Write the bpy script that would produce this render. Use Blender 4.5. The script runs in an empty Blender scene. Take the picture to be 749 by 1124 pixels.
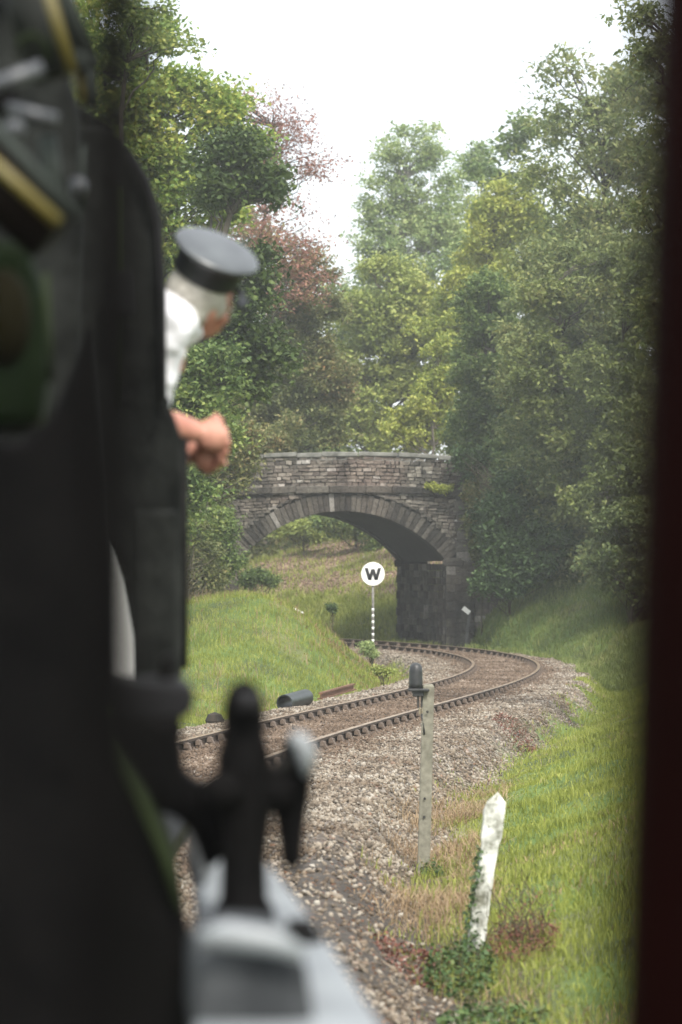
import bpy, bmesh, math, random
import numpy as np
from mathutils import Vector, Matrix
R = math.radians
rng = np.random.default_rng(7)
random.seed(7)
sc = bpy.context.scene
col = sc.collection

# ------------------------------------------------------------------ camera
CAMZ = 2.13
F = 3000.0                      # focal length in pixels of a 749 x 1124 picture
YH = 615.3                      # row of the horizon
cam = bpy.data.cameras.new("camera")
cam.sensor_fit = 'VERTICAL'; cam.sensor_height = 36; cam.sensor_width = 24
cam.lens = F / 1124 * 36
cam.clip_start = 0.05; cam.clip_end = 3000
cam.dof.use_dof = True; cam.dof.focus_distance = 34; cam.dof.aperture_fstop = 3.1
camo = bpy.data.objects.new("camera", cam); col.objects.link(camo)
PITCH = math.atan((YH - 562) / F)
camo.location = (0, 0, CAMZ); camo.rotation_euler = (R(90) + PITCH, 0, 0)
sc.camera = camo

# ------------------------------------------------------------------ sky, sun, exposure
w = bpy.data.worlds.new("World"); sc.world = w; w.use_nodes = True
nt = w.node_tree; nt.nodes.clear()
SUN_EL, SUN_AZ = R(50), R(158)         # sun through thin cloud, high, behind the camera to its right
sky = nt.nodes.new('ShaderNodeTexSky'); sky.sky_type = 'NISHITA'; sky.sun_disc = False
sky.sun_elevation = SUN_EL; sky.sun_rotation = SUN_AZ; sky.dust_density = 4
bg1 = nt.nodes.new('ShaderNodeBackground'); bg1.inputs[1].default_value = 0.06
nt.links.new(sky.outputs[0], bg1.inputs[0])
tc = nt.nodes.new('ShaderNodeTexCoord'); nz = nt.nodes.new('ShaderNodeTexNoise'); nz.inputs['Scale'].default_value = 2.2
nz.inputs['Detail'].default_value = 5
cr = nt.nodes.new('ShaderNodeValToRGB'); cr.color_ramp.elements[0].position = .3; cr.color_ramp.elements[0].color = (.86, .90, .93, 1)
cr.color_ramp.elements[1].position = .7; cr.color_ramp.elements[1].color = (1, 1, 1, 1)
nt.links.new(tc.outputs['Generated'], nz.inputs['Vector']); nt.links.new(nz.outputs[0], cr.inputs[0])
bg2 = nt.nodes.new('ShaderNodeBackground'); bg2.inputs[1].default_value = 0.80
nt.links.new(cr.outputs[0], bg2.inputs[0])
ad = nt.nodes.new('ShaderNodeAddShader'); out = nt.nodes.new('ShaderNodeOutputWorld')
nt.links.new(bg1.outputs[0], ad.inputs[0]); nt.links.new(bg2.outputs[0], ad.inputs[1]); nt.links.new(ad.outputs[0], out.inputs[0])
sl = bpy.data.lights.new("sun", 'SUN'); sl.energy = 2.6; sl.angle = R(11); sl.color = (1, .95, .86)
so = bpy.data.objects.new("sun", sl); col.objects.link(so)
# direction towards the sun: azimuth measured as the sky texture does (0 = +Y, clockwise)
sd = Vector((math.sin(SUN_AZ) * math.cos(SUN_EL), math.cos(SUN_AZ) * math.cos(SUN_EL), math.sin(SUN_EL)))
so.rotation_euler = sd.to_track_quat('Z', 'Y').to_euler()
sc.view_settings.view_transform = 'Standard'; sc.view_settings.look = 'None'
sc.view_settings.exposure = 0.85; sc.view_settings.gamma = 1
sc.cycles.max_bounces = 6; sc.cycles.diffuse_bounces = 3; sc.cycles.glossy_bounces = 2
sc.cycles.transmission_bounces = 3; sc.cycles.volume_bounces = 0; sc.cycles.transparent_max_bounces = 4
sc.cycles.use_denoising = True

def at(px, py, Y):
    """world point seen at target pixel (px, py) at distance Y along the view"""
    th = math.atan((562 - py) / F) + PITCH
    k = math.cos(PITCH) - (562 - py) / F * math.sin(PITCH)
    return Vector(((px - 374.5) / F * Y / k, Y, CAMZ + Y * math.tan(th)))
def sx(px, Y): return (px - 374.5) / F * Y
def hz(py, Y): return at(374.5, py, Y).z

# ------------------------------------------------------------------ helpers
def tag(o, label=None, cat=None, group=None, kind=None):
    if label: o['label'] = label
    if cat: o['category'] = cat
    if group: o['group'] = group
    if kind: o['kind'] = kind
    return o
def empty(name, loc=(0, 0, 0), rz=0):
    o = bpy.data.objects.new(name, None); col.objects.link(o); o.location = loc; o.rotation_euler = (0, 0, rz)
    o.empty_display_size = .1
    return o
def link(name, me, mat=None, parent=None, smooth=False):
    o = bpy.data.objects.new(name, me); col.objects.link(o)
    if mat is not None:
        for m in (mat if isinstance(mat, (list, tuple)) else [mat]): me.materials.append(m)
    if smooth: me.polygons.foreach_set('use_smooth', np.ones(len(me.polygons), bool))
    if parent is not None:
        o.parent = parent
        o.location = -Vector(parent.location) if parent.type == 'EMPTY' else (0, 0, 0)
        if parent.type == 'EMPTY' and abs(parent.rotation_euler.z) > 1e-9:
            raise RuntimeError('rotate after building')
    return o
def np_mesh(name, V, Fq, n=4):
    """fast mesh from arrays; Fq shape (k, n)"""
    V = np.asarray(V, np.float32).reshape(-1, 3); Fq = np.asarray(Fq, np.int32).reshape(-1, n)
    me = bpy.data.meshes.new(name)
    me.vertices.add(len(V)); me.vertices.foreach_set('co', V.ravel())
    me.loops.add(Fq.size); me.loops.foreach_set('vertex_index', Fq.ravel())
    me.polygons.add(len(Fq)); me.polygons.foreach_set('loop_start', np.arange(0, Fq.size, n, dtype=np.int32))
    me.update(calc_edges=True); me.validate()
    return me
class MB:
    def __init__(s): s.v = []; s.f = []
    def add(s, v, f):
        b = len(s.v); s.v += [tuple(x) for x in v]; s.f += [tuple(i + b for i in q) for q in f]; return s
    def box(s, c, d, rot=None, jit=0):
        c = Vector(c); h = Vector(d) / 2; v = []
        for x in (-1, 1):
            for y in (-1, 1):
                for z in (-1, 1):
                    p = Vector((x * h.x, y * h.y, z * h.z))
                    if jit: p += Vector((random.uniform(-jit, jit), random.uniform(-jit, jit), random.uniform(-jit, jit)))
                    if rot is not None: p = rot @ p
                    v.append(c + p)
        return s.add(v, [(0, 1, 3, 2), (4, 6, 7, 5), (0, 4, 5, 1), (2, 3, 7, 6), (0, 2, 6, 4), (1, 5, 7, 3)])
    def tube(s, pts, rad, n=8, cap=True):
        pts = [Vector(p) for p in pts]
        if not isinstance(rad, (list, tuple, np.ndarray)): rad = [rad] * len(pts)
        v = []; f = []; up = Vector((0.13, .21, 1)).normalized()
        for i, p in enumerate(pts):
            t = (pts[min(i + 1, len(pts) - 1)] - pts[max(i - 1, 0)]).normalized()
            if abs(t.dot(up)) > .97: u = t.cross(Vector((1, .1, 0))).normalized()
            else: u = t.cross(up).normalized()
            q = t.cross(u)
            for k in range(n):
                a = 2 * math.pi * k / n; v.append(p + (u * math.cos(a) + q * math.sin(a)) * rad[i])
        for i in range(len(pts) - 1):
            for k in range(n):
                f.append((i * n + k, i * n + (k + 1) % n, (i + 1) * n + (k + 1) % n, (i + 1) * n + k))
        if cap:
            f.append(tuple(range(n))[::-1]); f.append(tuple(range((len(pts) - 1) * n, len(pts) * n)))
        return s.add(v, f)
    def lathe(s, c, prof, n=24, rot=None):
        """prof = [(r, z)...] about the local z axis"""
        v = []; f = []; c = Vector(c)
        for r, z in prof:
            for k in range(n):
                a = 2 * math.pi * k / n; p = Vector((r * math.cos(a), r * math.sin(a), z))
                if rot is not None: p = rot @ p
                v.append(c + p)
        for i in range(len(prof) - 1):
            for k in range(n): f.append((i * n + k, i * n + (k + 1) % n, (i + 1) * n + (k + 1) % n, (i + 1) * n + k))
        f.append(tuple(range(n))[::-1]); f.append(tuple(range((len(prof) - 1) * n, len(prof) * n)))
        return s.add(v, f)
    def ball(s, c, r, rot=None, n=12, m=8):
        r = Vector(r) if not isinstance(r, (int, float)) else Vector((r, r, r)); c = Vector(c)
        v = []; f = []
        for i in range(m + 1):
            ph = math.pi * i / m
            for k in range(n):
                a = 2 * math.pi * k / n
                p = Vector((r.x * math.sin(ph) * math.cos(a), r.y * math.sin(ph) * math.sin(a), r.z * math.cos(ph)))
                if rot is not None: p = rot @ p
                v.append(c + p)
        for i in range(m):
            for k in range(n): f.append((i * n + k, (i + 1) * n + k, (i + 1) * n + (k + 1) % n, i * n + (k + 1) % n))
        return s.add(v, f)
    def prism(s, poly, a, b):
        """closed outline poly of 3D points swept from offset a to offset b (vectors)"""
        n = len(poly); a = Vector(a); b = Vector(b)
        v = [Vector(p) + a for p in poly] + [Vector(p) + b for p in poly]
        f = [tuple(range(n))[::-1], tuple(range(n, 2 * n))] + [(i, (i + 1) % n, n + (i + 1) % n, n + i) for i in range(n)]
        return s.add(v, f)
    def mesh(s, name='mesh'):
        me = bpy.data.meshes.new(name); me.from_pydata(s.v, [], s.f); me.update()
        bm = bmesh.new(); bm.from_mesh(me); bmesh.ops.recalc_face_normals(bm, faces=bm.faces); bm.to_mesh(me); bm.free()
        return me
    def build(s, name, mat, parent=None, smooth=False, bevel=0, auto=False):
        o = link(name, s.mesh(name), mat, parent, smooth)
        if auto:
            try: o.data.set_sharp_from_angle(angle=R(35))
            except Exception: pass
        if bevel:
            m = o.modifiers.new('bevel', 'BEVEL'); m.width = bevel; m.segments = 2; m.limit_method = 'ANGLE'; m.angle_limit = R(40)
        return o

# ------------------------------------------------------------------ materials
def mat(name, base, rough=.8, metal=0, spec=None):
    m = bpy.data.materials.new(name); m.use_nodes = True
    b = m.node_tree.nodes['Principled BSDF']; b.inputs['Base Color'].default_value = (*base, 1)
    b.inputs['Roughness'].default_value = rough; b.inputs['Metallic'].default_value = metal
    if spec is not None: b.inputs['Specular IOR Level'].default_value = spec
    return m
class NT:
    def __init__(s, m): s.m = m; s.t = m.node_tree; s.b = s.t.nodes['Principled BSDF']
    def n(s, ty, **kw):
        x = s.t.nodes.new(ty)
        for k, v in kw.items(): setattr(x, k, v)
        return x
    def l(s, a, b): s.t.links.new(a, b)
    def noise(s, scale, detail=4, rough=.6, coord='Object', vec=None, sc3=None):
        x = s.n('ShaderNodeTexNoise'); x.inputs['Scale'].default_value = scale; x.inputs['Detail'].default_value = detail
        x.inputs['Roughness'].default_value = rough
        if vec is None:
            t = s.n('ShaderNodeTexCoord'); vec = t.outputs[coord]
        if sc3:
            mp = s.n('ShaderNodeMapping'); mp.inputs['Scale'].default_value = sc3; s.l(vec, mp.inputs['Vector']); vec = mp.outputs[0]
        s.l(vec, x.inputs['Vector']); return x.outputs['Fac']
    def ramp(s, fac, stops):
        x = s.n('ShaderNodeValToRGB'); e = x.color_ramp.elements
        while len(e) < len(stops): e.new(.5)
        for i, (p, c) in enumerate(stops):
            e[i].position = p; e[i].color = (*c, 1) if len(c) == 3 else c
        s.l(fac, x.inputs[0]); return x.outputs[0]
    def mix(s, fac, a, b, mode='MIX'):
        x = s.n('ShaderNodeMix', data_type='RGBA', blend_type=mode)
        if isinstance(fac, (int, float)): x.inputs[0].default_value = fac
        else: s.l(fac, x.inputs[0])
        for q, i in ((a, 6), (b, 7)):
            if isinstance(q, tuple): x.inputs[i].default_value = (*q, 1)
            else: s.l(q, x.inputs[i])
        return x.outputs[2]
    def math(s, op, a, b=None):
        x = s.n('ShaderNodeMath', operation=op)
        for i, q in enumerate((a, b)):
            if q is None: continue
            if isinstance(q, (int, float)): x.inputs[i].default_value = q
            else: s.l(q, x.inputs[i])
        return x.outputs[0]
    def attr(s, name):
        x = s.n('ShaderNodeAttribute', attribute_name=name); return x.outputs['Fac']
    def bump(s, h, strength=.5, dist=.02):
        x = s.n('ShaderNodeBump'); x.inputs['Strength'].default_value = strength; x.inputs['Distance'].default_value = dist
        s.l(h, x.inputs['Height']); s.l(x.outputs[0], s.b.inputs['Normal']); return x
    def rnd(s):
        return s.n('ShaderNodeNewGeometry').outputs['Random Per Island']
    def base(s, c): s.l(c, s.b.inputs['Base Color'])

def noisy(name, c1, c2, scale=8, rough=.8, metal=0, bump=.3, bd=.01, stops=(.35, .65), sc3=None):
    m = mat(name, c1, rough, metal); t = NT(m); f = t.noise(scale, 6, .65, sc3=sc3)
    t.base(t.ramp(f, [(stops[0], c1), (stops[1], c2)]))
    if bump: t.bump(t.noise(scale * 4, 5), bump, bd)
    return m
def leafmat(name, stops, trans=.38, patch=.35, rough=.55):
    """foliage: a colour of its own for every leaf, drifting over the crown"""
    m = mat(name, stops[0][1], rough, 0, .3); t = NT(m)
    r = t.rnd(); nzv = t.noise(patch, 2)
    f = t.math('ADD', t.math('MULTIPLY', r, .55), t.math('MULTIPLY', t.math('SUBTRACT', nzv, .28), 1.1))
    c = t.ramp(f, stops); t.base(c)
    tr = t.n('ShaderNodeBsdfTranslucent'); t.l(c, tr.inputs[0])
    mx = t.n('ShaderNodeMixShader'); mx.inputs[0].default_value = trans
    o = t.t.nodes['Material Output']; t.l(t.b.outputs[0], mx.inputs[1]); t.l(tr.outputs[0], mx.inputs[2]); t.l(mx.outputs[0], o.inputs[0])
    return m

M = {}
M['black_iron'] = noisy('black_iron', (.006, .006, .006), (.013, .0125, .012), 6, .5, 0, .15, .004)
M['near_black'] = noisy('near_black', (.0022, .0021, .0022), (.0045, .0042, .0042), 9, .7, 0, .1, .003)
M['loco_green'] = noisy('loco_green', (.004, .008, .003), (.007, .012, .004), 3, .5, 0, 0)
M['dull_grey'] = noisy('dull_grey', (.16, .17, .18), (.26, .27, .28), 14, .45, .2, .2, .003)
M['steel'] = mat('steel', (.55, .56, .58), .35, .85)
M['yellow_line'] = mat('yellow_line', (.10, .08, .012), .5)
M['red_brown'] = noisy('red_brown', (.0025, .0002, .0001), (.004, .0003, .0002), 12, .55, 0, .1, .002)
M['rail_head'] = noisy('rail_head', (.30, .20, .13), (.52, .41, .30), 5, .30, .5, 0)
M['rail_side'] = noisy('rail_side', (.030, .021, .015), (.065, .042, .028), 12, .85, 0, .3, .004)
M['chair'] = noisy('chair_iron', (.10, .075, .058), (.17, .13, .10), 20, .9, 0, .3, .004)
M['sleeper'] = noisy('sleeper_wood', (.045, .036, .028), (.10, .083, .066), 5, .9, 0, .5, .01, sc3=(1, 1, 6))
M['concrete'] = noisy('concrete', (.13, .125, .095), (.24, .23, .18), 14, .9, 0, .5, .004)
M['pot_black'] = noisy('pot_black', (.018, .020, .021), (.034, .036, .037), 20, .45, 0, .1, .002)
M['brass'] = mat('tarnished_brass', (.30, .26, .18), .5, .5)
M['pipe_grey'] = noisy('pipe_grey', (.012, .017, .016), (.028, .036, .034), 9, .4, 0, .15, .003)
M['rust'] = noisy('rust', (.10, .045, .022), (.19, .10, .055), 9, .9, 0, .4, .006)
M['white_board'] = mat('white_board', (.78, .78, .76), .5)
M['post_grey'] = noisy('post_grey', (.05, .05, .045), (.22, .21, .19), 9, .8, 0, 0)
M['ink'] = mat('ink_black', (.012, .012, .014), .5)
M['bark'] = noisy('bark', (.045, .038, .028), (.10, .088, .068), 6, .95, 0, .6, .02, sc3=(3, 3, .6))
M['pale_bark'] = noisy('pale_bark', (.14, .14, .12), (.26, .25, .22), 6, .95, 0, .4, .02)
M['stem'] = noisy('stem', (.05, .045, .025), (.10, .085, .045), 6, .9, 0, 0)
M['skin'] = noisy('skin', (.40, .17, .125), (.54, .27, .20), 12, .5, 0, .1, .002)
M['shirt'] = noisy('shirt', (.74, .75, .80), (.80, .80, .84), 9, .8, 0, .3, .01)
M['hair'] = noisy('hair', (.34, .32, .28), (.55, .53, .48), 40, .8, 0, .6, .006)
M['cap_top'] = noisy('cap_top', (.045, .05, .056), (.085, .095, .10), 12, .32, 0, .1, .003)
M['cap_band'] = mat('cap_band', (.009, .010, .012), .6)
M['trousers'] = mat('trousers', (.02, .03, .06), .85)

def white_post_mat():
    m = mat('flaking_white_paint', (.7, .7, .66), .8); t = NT(m)
    f = t.noise(9, 8, .7); g = t.noise(26, 4, .7)
    c = t.ramp(f, [(.36, (.16, .16, .12)), (.46, (.42, .43, .38)), (.56, (.66, .67, .62))])
    c = t.mix(t.ramp(g, [(.62, (0, 0, 0)), (.70, (1, 1, 1))]), c, (.10, .11, .06)); t.base(c); t.bump(f, .4, .006); return m
M['white_post'] = white_post_mat()

def stone_mat(name, pink=.3, dark=1.0):
    m = mat(name, (.1, .1, .1), .92); t = NT(m); r = t.rnd()
    k = dark
    c = t.ramp(r, [(0, (.045 * k, .042 * k, .036 * k)), (.3, (.095 * k, .088 * k, .074 * k)), (.62, (.145 * k, .133 * k, .110 * k)), (.93, (.21 * k, .195 * k, .165 * k)), (.975, (.36 * k, .34 * k, .31 * k)), (1, (.5 * k, .48 * k, .45 * k))])
    p = t.noise(.32, 3); c2 = t.mix(t.math('MULTIPLY', t.ramp(p, [(.44, (0, 0, 0)), (.6, (1, 1, 1))]), pink), c, (.20 * k, .14 * k, .115 * k))
    st = t.ramp(t.noise(1.3, 5, .7, sc3=(1, 1, .25)), [(.42, (1, 1, 1)), (.62, (.42, .42, .42))])       # rain streaks and soot in the stone
    c3 = t.mix(1, c2, st, 'MULTIPLY')
    l = t.ramp(t.noise(7, 4, .75), [(.70, (0, 0, 0)), (.76, (1, 1, 1))])        # lichen spots
    c4 = t.mix(l, c3, (.42, .43, .38)); t.base(c4)
    c5 = t.mix(1, c4, t.ramp(t.noise(9, 5, .8), [(.3, (.45, .45, .45)), (.55, (1, 1, 1)), (.75, (1.5, 1.5, 1.5))]), 'MULTIPLY'); t.base(c5)
    t.bump(t.noise(14, 6, .7), 1, .05); return m
M['stone'] = stone_mat('weathered_stone', .45, 1.4)
M['stone_cut'] = stone_mat('dressed_stone', .25, .72)
M['coping'] = noisy('coping_stone', (.10, .10, .09), (.25, .25, .225), 3, .9, 0, .6, .02)
M['soffit'] = noisy('dark_brick', (.008, .008, .008), (.02, .019, .018), 1.2, .95, 0, .6, .02)  # near-black brick over the whole vault underside
M['mortar'] = noisy('mortar', (.022, .021, .02), (.04, .038, .036), 6, .95, 0, .5, .01)

G = (.055, .115, .022)
M['leaf_mid'] = leafmat('leaf_mid', [(0, (0.050, 0.091, 0.033)), (.35, (0.123, 0.192, 0.060)), (.7, (0.235, 0.301, 0.087)), (1, (0.419, 0.427, 0.120))])
M['leaf_maple'] = leafmat('leaf_maple', [(0, (0.057, 0.120, 0.030)), (.3, (0.143, 0.238, 0.052)), (.65, (0.288, 0.375, 0.086)), (.9, (0.461, 0.478, 0.107)), (1, (0.500, 0.444, 0.128))])
M['leaf_dark'] = leafmat('leaf_dark', [(0, (0.026, 0.050, 0.017)), (.4, (0.066, 0.105, 0.031)), (.8, (0.132, 0.180, 0.050)), (1, (0.198, 0.240, 0.072))], .3)
M['leaf_ivy'] = leafmat('leaf_ivy', [(0, (0.029, 0.049, 0.018)), (.5, (0.060, 0.107, 0.039)), (.9, (0.111, 0.175, 0.056)), (1, (0.179, 0.217, 0.070))], .15)
M['leaf_olive'] = leafmat('leaf_olive', [(0, (0.059, 0.088, 0.031)), (.35, (0.129, 0.158, 0.053)), (.65, (0.218, 0.228, 0.086)), (.85, (0.315, 0.263, 0.116)), (1, (0.395, 0.193, 0.097))])
M['leaf_rust'] = leafmat('leaf_rust', [(0, (0.126, 0.085, 0.062)), (.4, (0.295, 0.150, 0.114)), (.7, (0.443, 0.225, 0.176)), (.9, (0.337, 0.281, 0.124)), (1, (0.168, 0.244, 0.083))])
M['leaf_yellow'] = leafmat('leaf_yellow', [(0, (0.117, 0.179, 0.033)), (.35, (0.252, 0.314, 0.066)), (.7, (0.436, 0.463, 0.099)), (1, (0.500, 0.500, 0.148))])
M['leaf_poplar'] = leafmat('leaf_poplar', [(0, (0.143, 0.224, 0.090)), (.4, (0.261, 0.355, 0.146)), (.8, (0.425, 0.487, 0.200)), (1, (0.500, 0.500, 0.246))])
M['leaf_ash'] = leafmat('leaf_ash', [(0, (0.082, 0.120, 0.043)), (.4, (0.166, 0.217, 0.081)), (.8, (0.304, 0.325, 0.121)), (1, (0.468, 0.412, 0.161))])
M['leaf_bright'] = leafmat('leaf_bright', [(0, (0.139, 0.194, 0.055)), (.5, (0.305, 0.366, 0.095)), (1, (0.500, 0.500, 0.162))])
M['leaf_ash2'] = leafmat('leaf_ash2', [(0, (.06, .09, .026)), (.4, (.12, .155, .045)), (.8, (.20, .235, .07)), (1, (.28, .27, .10))])
M['leaf_ground_ivy'] = leafmat('leaf_ground_ivy', [(0, (.02, .045, .014)), (.5, (.05, .10, .025)), (.85, (.10, .15, .045)), (1, (.20, .17, .07))], .15, 2)
M['leaf_dock'] = leafmat('leaf_dock', [(0, (0.069, 0.029, 0.021)), (.5, (0.152, 0.058, 0.039)), (.8, (0.220, 0.091, 0.065)), (1, (0.124, 0.117, 0.039))], .15, 3)
M['grass'] = leafmat('grass_blades', [(0, (.10, .125, .028)), (.3, (.18, .215, .040)), (.62, (.27, .305, .060)), (.82, (.34, .36, .085)), (.93, (.36, .33, .16)), (1, (.42, .32, .20))], .3, .8, .6)
M['grass_dim'] = leafmat('grass_rough', [(0, (0.045, 0.075, 0.015)), (.4, (0.095, 0.130, 0.025)), (.75, (0.168, 0.190, 0.045)), (1, (0.280, 0.220, 0.090))], .3, .5, .6)
M['grass_shaded'] = leafmat('grass_shaded', [(0, (.08, .11, .028)), (.4, (.14, .18, .045)), (.75, (.21, .25, .07)), (1, (.30, .28, .12))], .3, .5, .6)  # dimmer copy of the grass, with the bank's shade put into its colour
M['straw'] = leafmat('dry_grass', [(0, (.16, .10, .05)), (.5, (.30, .21, .12)), (1, (.45, .34, .21))], .2, 1)
def stones_mat():
    m = mat('ballast_stone', (.3, .27, .23), .9); t = NT(m); r = t.rnd()
    c = t.ramp(r, [(0, (.10, .082, .06)), (.25, (.18, .15, .115)), (.5, (.29, .24, .18)), (.80, (.37, .325, .26)), (.97, (.46, .43, .37)), (1, (.26, .14, .08))])
    p = t.ramp(t.noise(.9, 5, .65), [(.36, (.5, .42, .35)), (.58, (1, 1, 1))]); t.base(t.mix(1, t.mix(1, c, p, 'MULTIPLY'), (.80, .80, .80), 'MULTIPLY')); return m
M['ballast'] = stones_mat()

# ------------------------------------------------------------------ the line of the track
def build_line():
    k0, k1, k2 = 0.54515, -1.3511, -4.14319
    ds = .25; S = np.arange(-45, 150, ds); u = S / 50
    k = (k0 + k1 * u + k2 * u * u + .2 * u ** 3) / 100
    kend = (k0 + k1 * .92 + k2 * .92 ** 2 + .2 * .92 ** 3) / 100
    k = np.where(S > 46, kend * np.clip(1 - (S - 46) / 6, 0, 1), k)
    k = np.where(S < -6, .0118, k); k = np.where(S < -21.5, 0, k)
    i0 = int(np.argmin(abs(S)))
    th = np.cumsum(k) * ds; th = th - th[i0] + .15173
    X = np.cumsum(np.sin(th)) * ds; X = X - X[i0] - .79317
    Y = np.cumsum(np.cos(th)) * ds; Y = Y - Y[i0] + F / 88
    uu = np.clip(u, -.15, 1.0)
    h = 2.13244 + .70261 * uu - .44708 * uu * uu
    return S, X, Y, CAMZ - h, th
LS, LX, LY, LZ, LT = build_line()
def line_near(P):
    """for points (n,2): signed distance to the centreline (right positive), arc position, rail level"""
    P = np.asarray(P, np.float32); n = len(P); D = np.empty(n); Sx = np.empty(n); Zr = np.empty(n)
    A = np.c_[LX, LY].astype(np.float32)[::2]; T = LT[::2]; SS = LS[::2]; ZZ = LZ[::2]
    for i in range(0, n, 20000):
        q = P[i:i + 20000]
        d2 = (q[:, None, 0] - A[None, :, 0]) ** 2 + (q[:, None, 1] - A[None, :, 1]) ** 2
        j = d2.argmin(1); dx = q[:, 0] - A[j, 0]; dy = q[:, 1] - A[j, 1]
        side = dx * np.cos(T[j]) - dy * np.sin(T[j]); along = dx * np.sin(T[j]) + dy * np.cos(T[j])
        far = np.abs(along) > 3
        D[i:i + 20000] = np.where(far, np.sign(side + 1e-9) * np.sqrt(d2.min(1)), side)
        Sx[i:i + 20000] = SS[j] + np.clip(along, -.3, .3); Zr[i:i + 20000] = np.interp(Sx[i:i + 20000], LS, LZ)
    return D, Sx, Zr
def ss(a, b, x):
    t = np.clip((x - a) / (b - a), 0, 1); return t * t * (3 - 2 * t)
def vnoise(X, Y, sc_, seed=0):
    r = np.random.default_rng(seed); T = r.random((64, 64)); x = X / sc_; y = Y / sc_
    xi = np.floor(x).astype(int); yi = np.floor(y).astype(int); fx = x - xi; fy = y - yi
    fx = fx * fx * (3 - 2 * fx); fy = fy * fy * (3 - 2 * fy)
    g = lambda a, b: T[a % 64, b % 64]
    return (g(xi, yi) * (1 - fx) + g(xi + 1, yi) * fx) * (1 - fy) + (g(xi, yi + 1) * (1 - fx) + g(xi + 1, yi + 1) * fx) * fy
BY = 81.0       # near face of the bridge
BSH = -.27      # sideways drift of the barrel per metre of depth
def ground_z(X, Y):
    X = np.asarray(X, float); Y = np.asarray(Y, float); sh = X.shape
    x = X.ravel(); y = Y.ravel(); D, S, Zr = line_near(np.c_[x, y])
    ad_ = np.abs(D)
    wr = 1.75 + .35 * ss(60, 40, y)                       # half width of the ballast top on the right
    edge = np.where(D > 0, wr, 1.8)
    z = Zr - .128 - .38 * ss(edge, edge + .6, ad_)
    br = np.where(D > 0, edge + .75, edge + .7)
    mr = .34 + .34 * ss(60, 74, y) - .22 * ss(88, 96, y)
    ml = .10 + .30 * ss(52, 68, y) + .55 * ss(70, 80, y) - .4 * ss(88, 94, y)
    e = np.maximum(ad_ - br, 0); e = e * e / (e + .35)
    hr = e * mr; capr = np.where(y > 89, 6.5, 4.5); hr = capr * (1 - np.exp(-hr / capr))
    hl = e * ml; capl = np.where(y > 89, 6., 2.6); hl = capl * (1 - np.exp(-hl / capl))
    z = z + np.where(D > 0, hr, hl)
    mound = 1.34 * (.86 + .28 * vnoise(x, y, 2.1, 41)) * np.exp(-((x + 1.65) / 2.75) ** 2 - ((y - 60.5) / 7.2) ** 2) * np.clip(e / 1.6, 0, 1) ** .7
    z = z + np.where(D < 0, mound, 0)
    lift = 1.6 * ss(-4.5, -10, x) * ss(58, 74, y) ; z = z + np.where(D < 0, lift, 0)
    z = z + 1.15 * ss(3.4, 4.7, x) * ss(73, 80, y) * ss(90, 84, y) * ss(1.9, 3.0, D)
    emb = np.maximum(ss(4.6, 8.0, x), ss(-4.2, -7.5, x)) * ss(BY - 3.0, BY + .4, y) * ss(BY + 8.5, BY + 5, y)
    z = np.where(emb > 0, np.maximum(z, z * (1 - emb) + 4.0 * emb), z)
    off = ss(2.4, 3.4, ad_)
    z = z + off * (vnoise(x, y, 2.7, 4) - .5) * .30 * ss(30, 45, y) + off * (vnoise(x, y, 1.3, 1) - .5) * .18 + off * (vnoise(x, y, .45, 2) - .5) * .07 + (vnoise(x, y, .22, 3) - .5) * .03
    return z.reshape(sh), D.reshape(sh), S.reshape(sh)
gx = np.unique(np.r_[np.arange(-300, -40, 20), np.arange(-40, -12, 2.), np.arange(-12, -5, .4), np.arange(-5, 9, .12), np.arange(9, 16, .4), np.arange(16, 40, 2.), np.arange(40, 301, 20)])
gy = np.unique(np.r_[np.arange(-60, 0, 10), np.arange(0, 14, 1.), np.arange(14, 100, .16), np.arange(100, 130, .8), np.arange(130, 180, 4), np.arange(180, 421, 20)])
GX, GY = np.meshgrid(gx, gy); GZ, GD, GS = ground_z(GX, GY)
def gsample(A, x, y):
    x = np.asarray(x, float); y = np.asarray(y, float)
    i = np.clip(np.searchsorted(gx, x) - 1, 0, len(gx) - 2); j = np.clip(np.searchsorted(gy, y) - 1, 0, len(gy) - 2)
    fx = (x - gx[i]) / (gx[i + 1] - gx[i]); fy = (y - gy[j]) / (gy[j + 1] - gy[j])
    return (A[j, i] * (1 - fx) + A[j, i + 1] * fx) * (1 - fy) + (A[j + 1, i] * (1 - fx) + A[j + 1, i + 1] * fx) * fy
def gz(x, y): return float(gsample(GZ, x, y))
def gravel_w(D, Y, X):
    """1 where ballast and cess lie, 0 where grass grows"""
    r = 2.7 - .95 * ss(40, 60, Y) + (vnoise(X, Y, .9, 5) - .5) * .7
    l = 2.25 + (vnoise(X, Y, .8, 6) - .5) * .4
    return np.where(D > 0, ss(r + .25, r - .25, D), ss(l + .2, l - .2, -D))
nv = GX.size; nxg = len(gx)
ii = (np.arange(len(gy) - 1)[:, None] * nxg + np.arange(nxg - 1)[None, :]).ravel()
me = np_mesh('ground', np.c_[GX.ravel(), GY.ravel(), GZ.ravel()], np.c_[ii, ii + 1, ii + nxg + 1, ii + nxg])
GW = gravel_w(GD, GY, GX)
DR = ss(3.6, 2.6, GD) * (GD > 0) * ss(38, 24, GY) * .8 + (vnoise(GX, GY, 1.1, 8) > .72) * .3     # dried grass beside the cess
SCR = ss(88, 92, GY) * (GD > 2) * ss(.6, 1.1, GZ) * ss(3.9, 3.1, GZ + (vnoise(GX, GY, 1.6, 9) - .5) * 1.4) * (.7 + .3 * ss(.3, .5, vnoise(GX, GY, .9, 10)))
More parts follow.
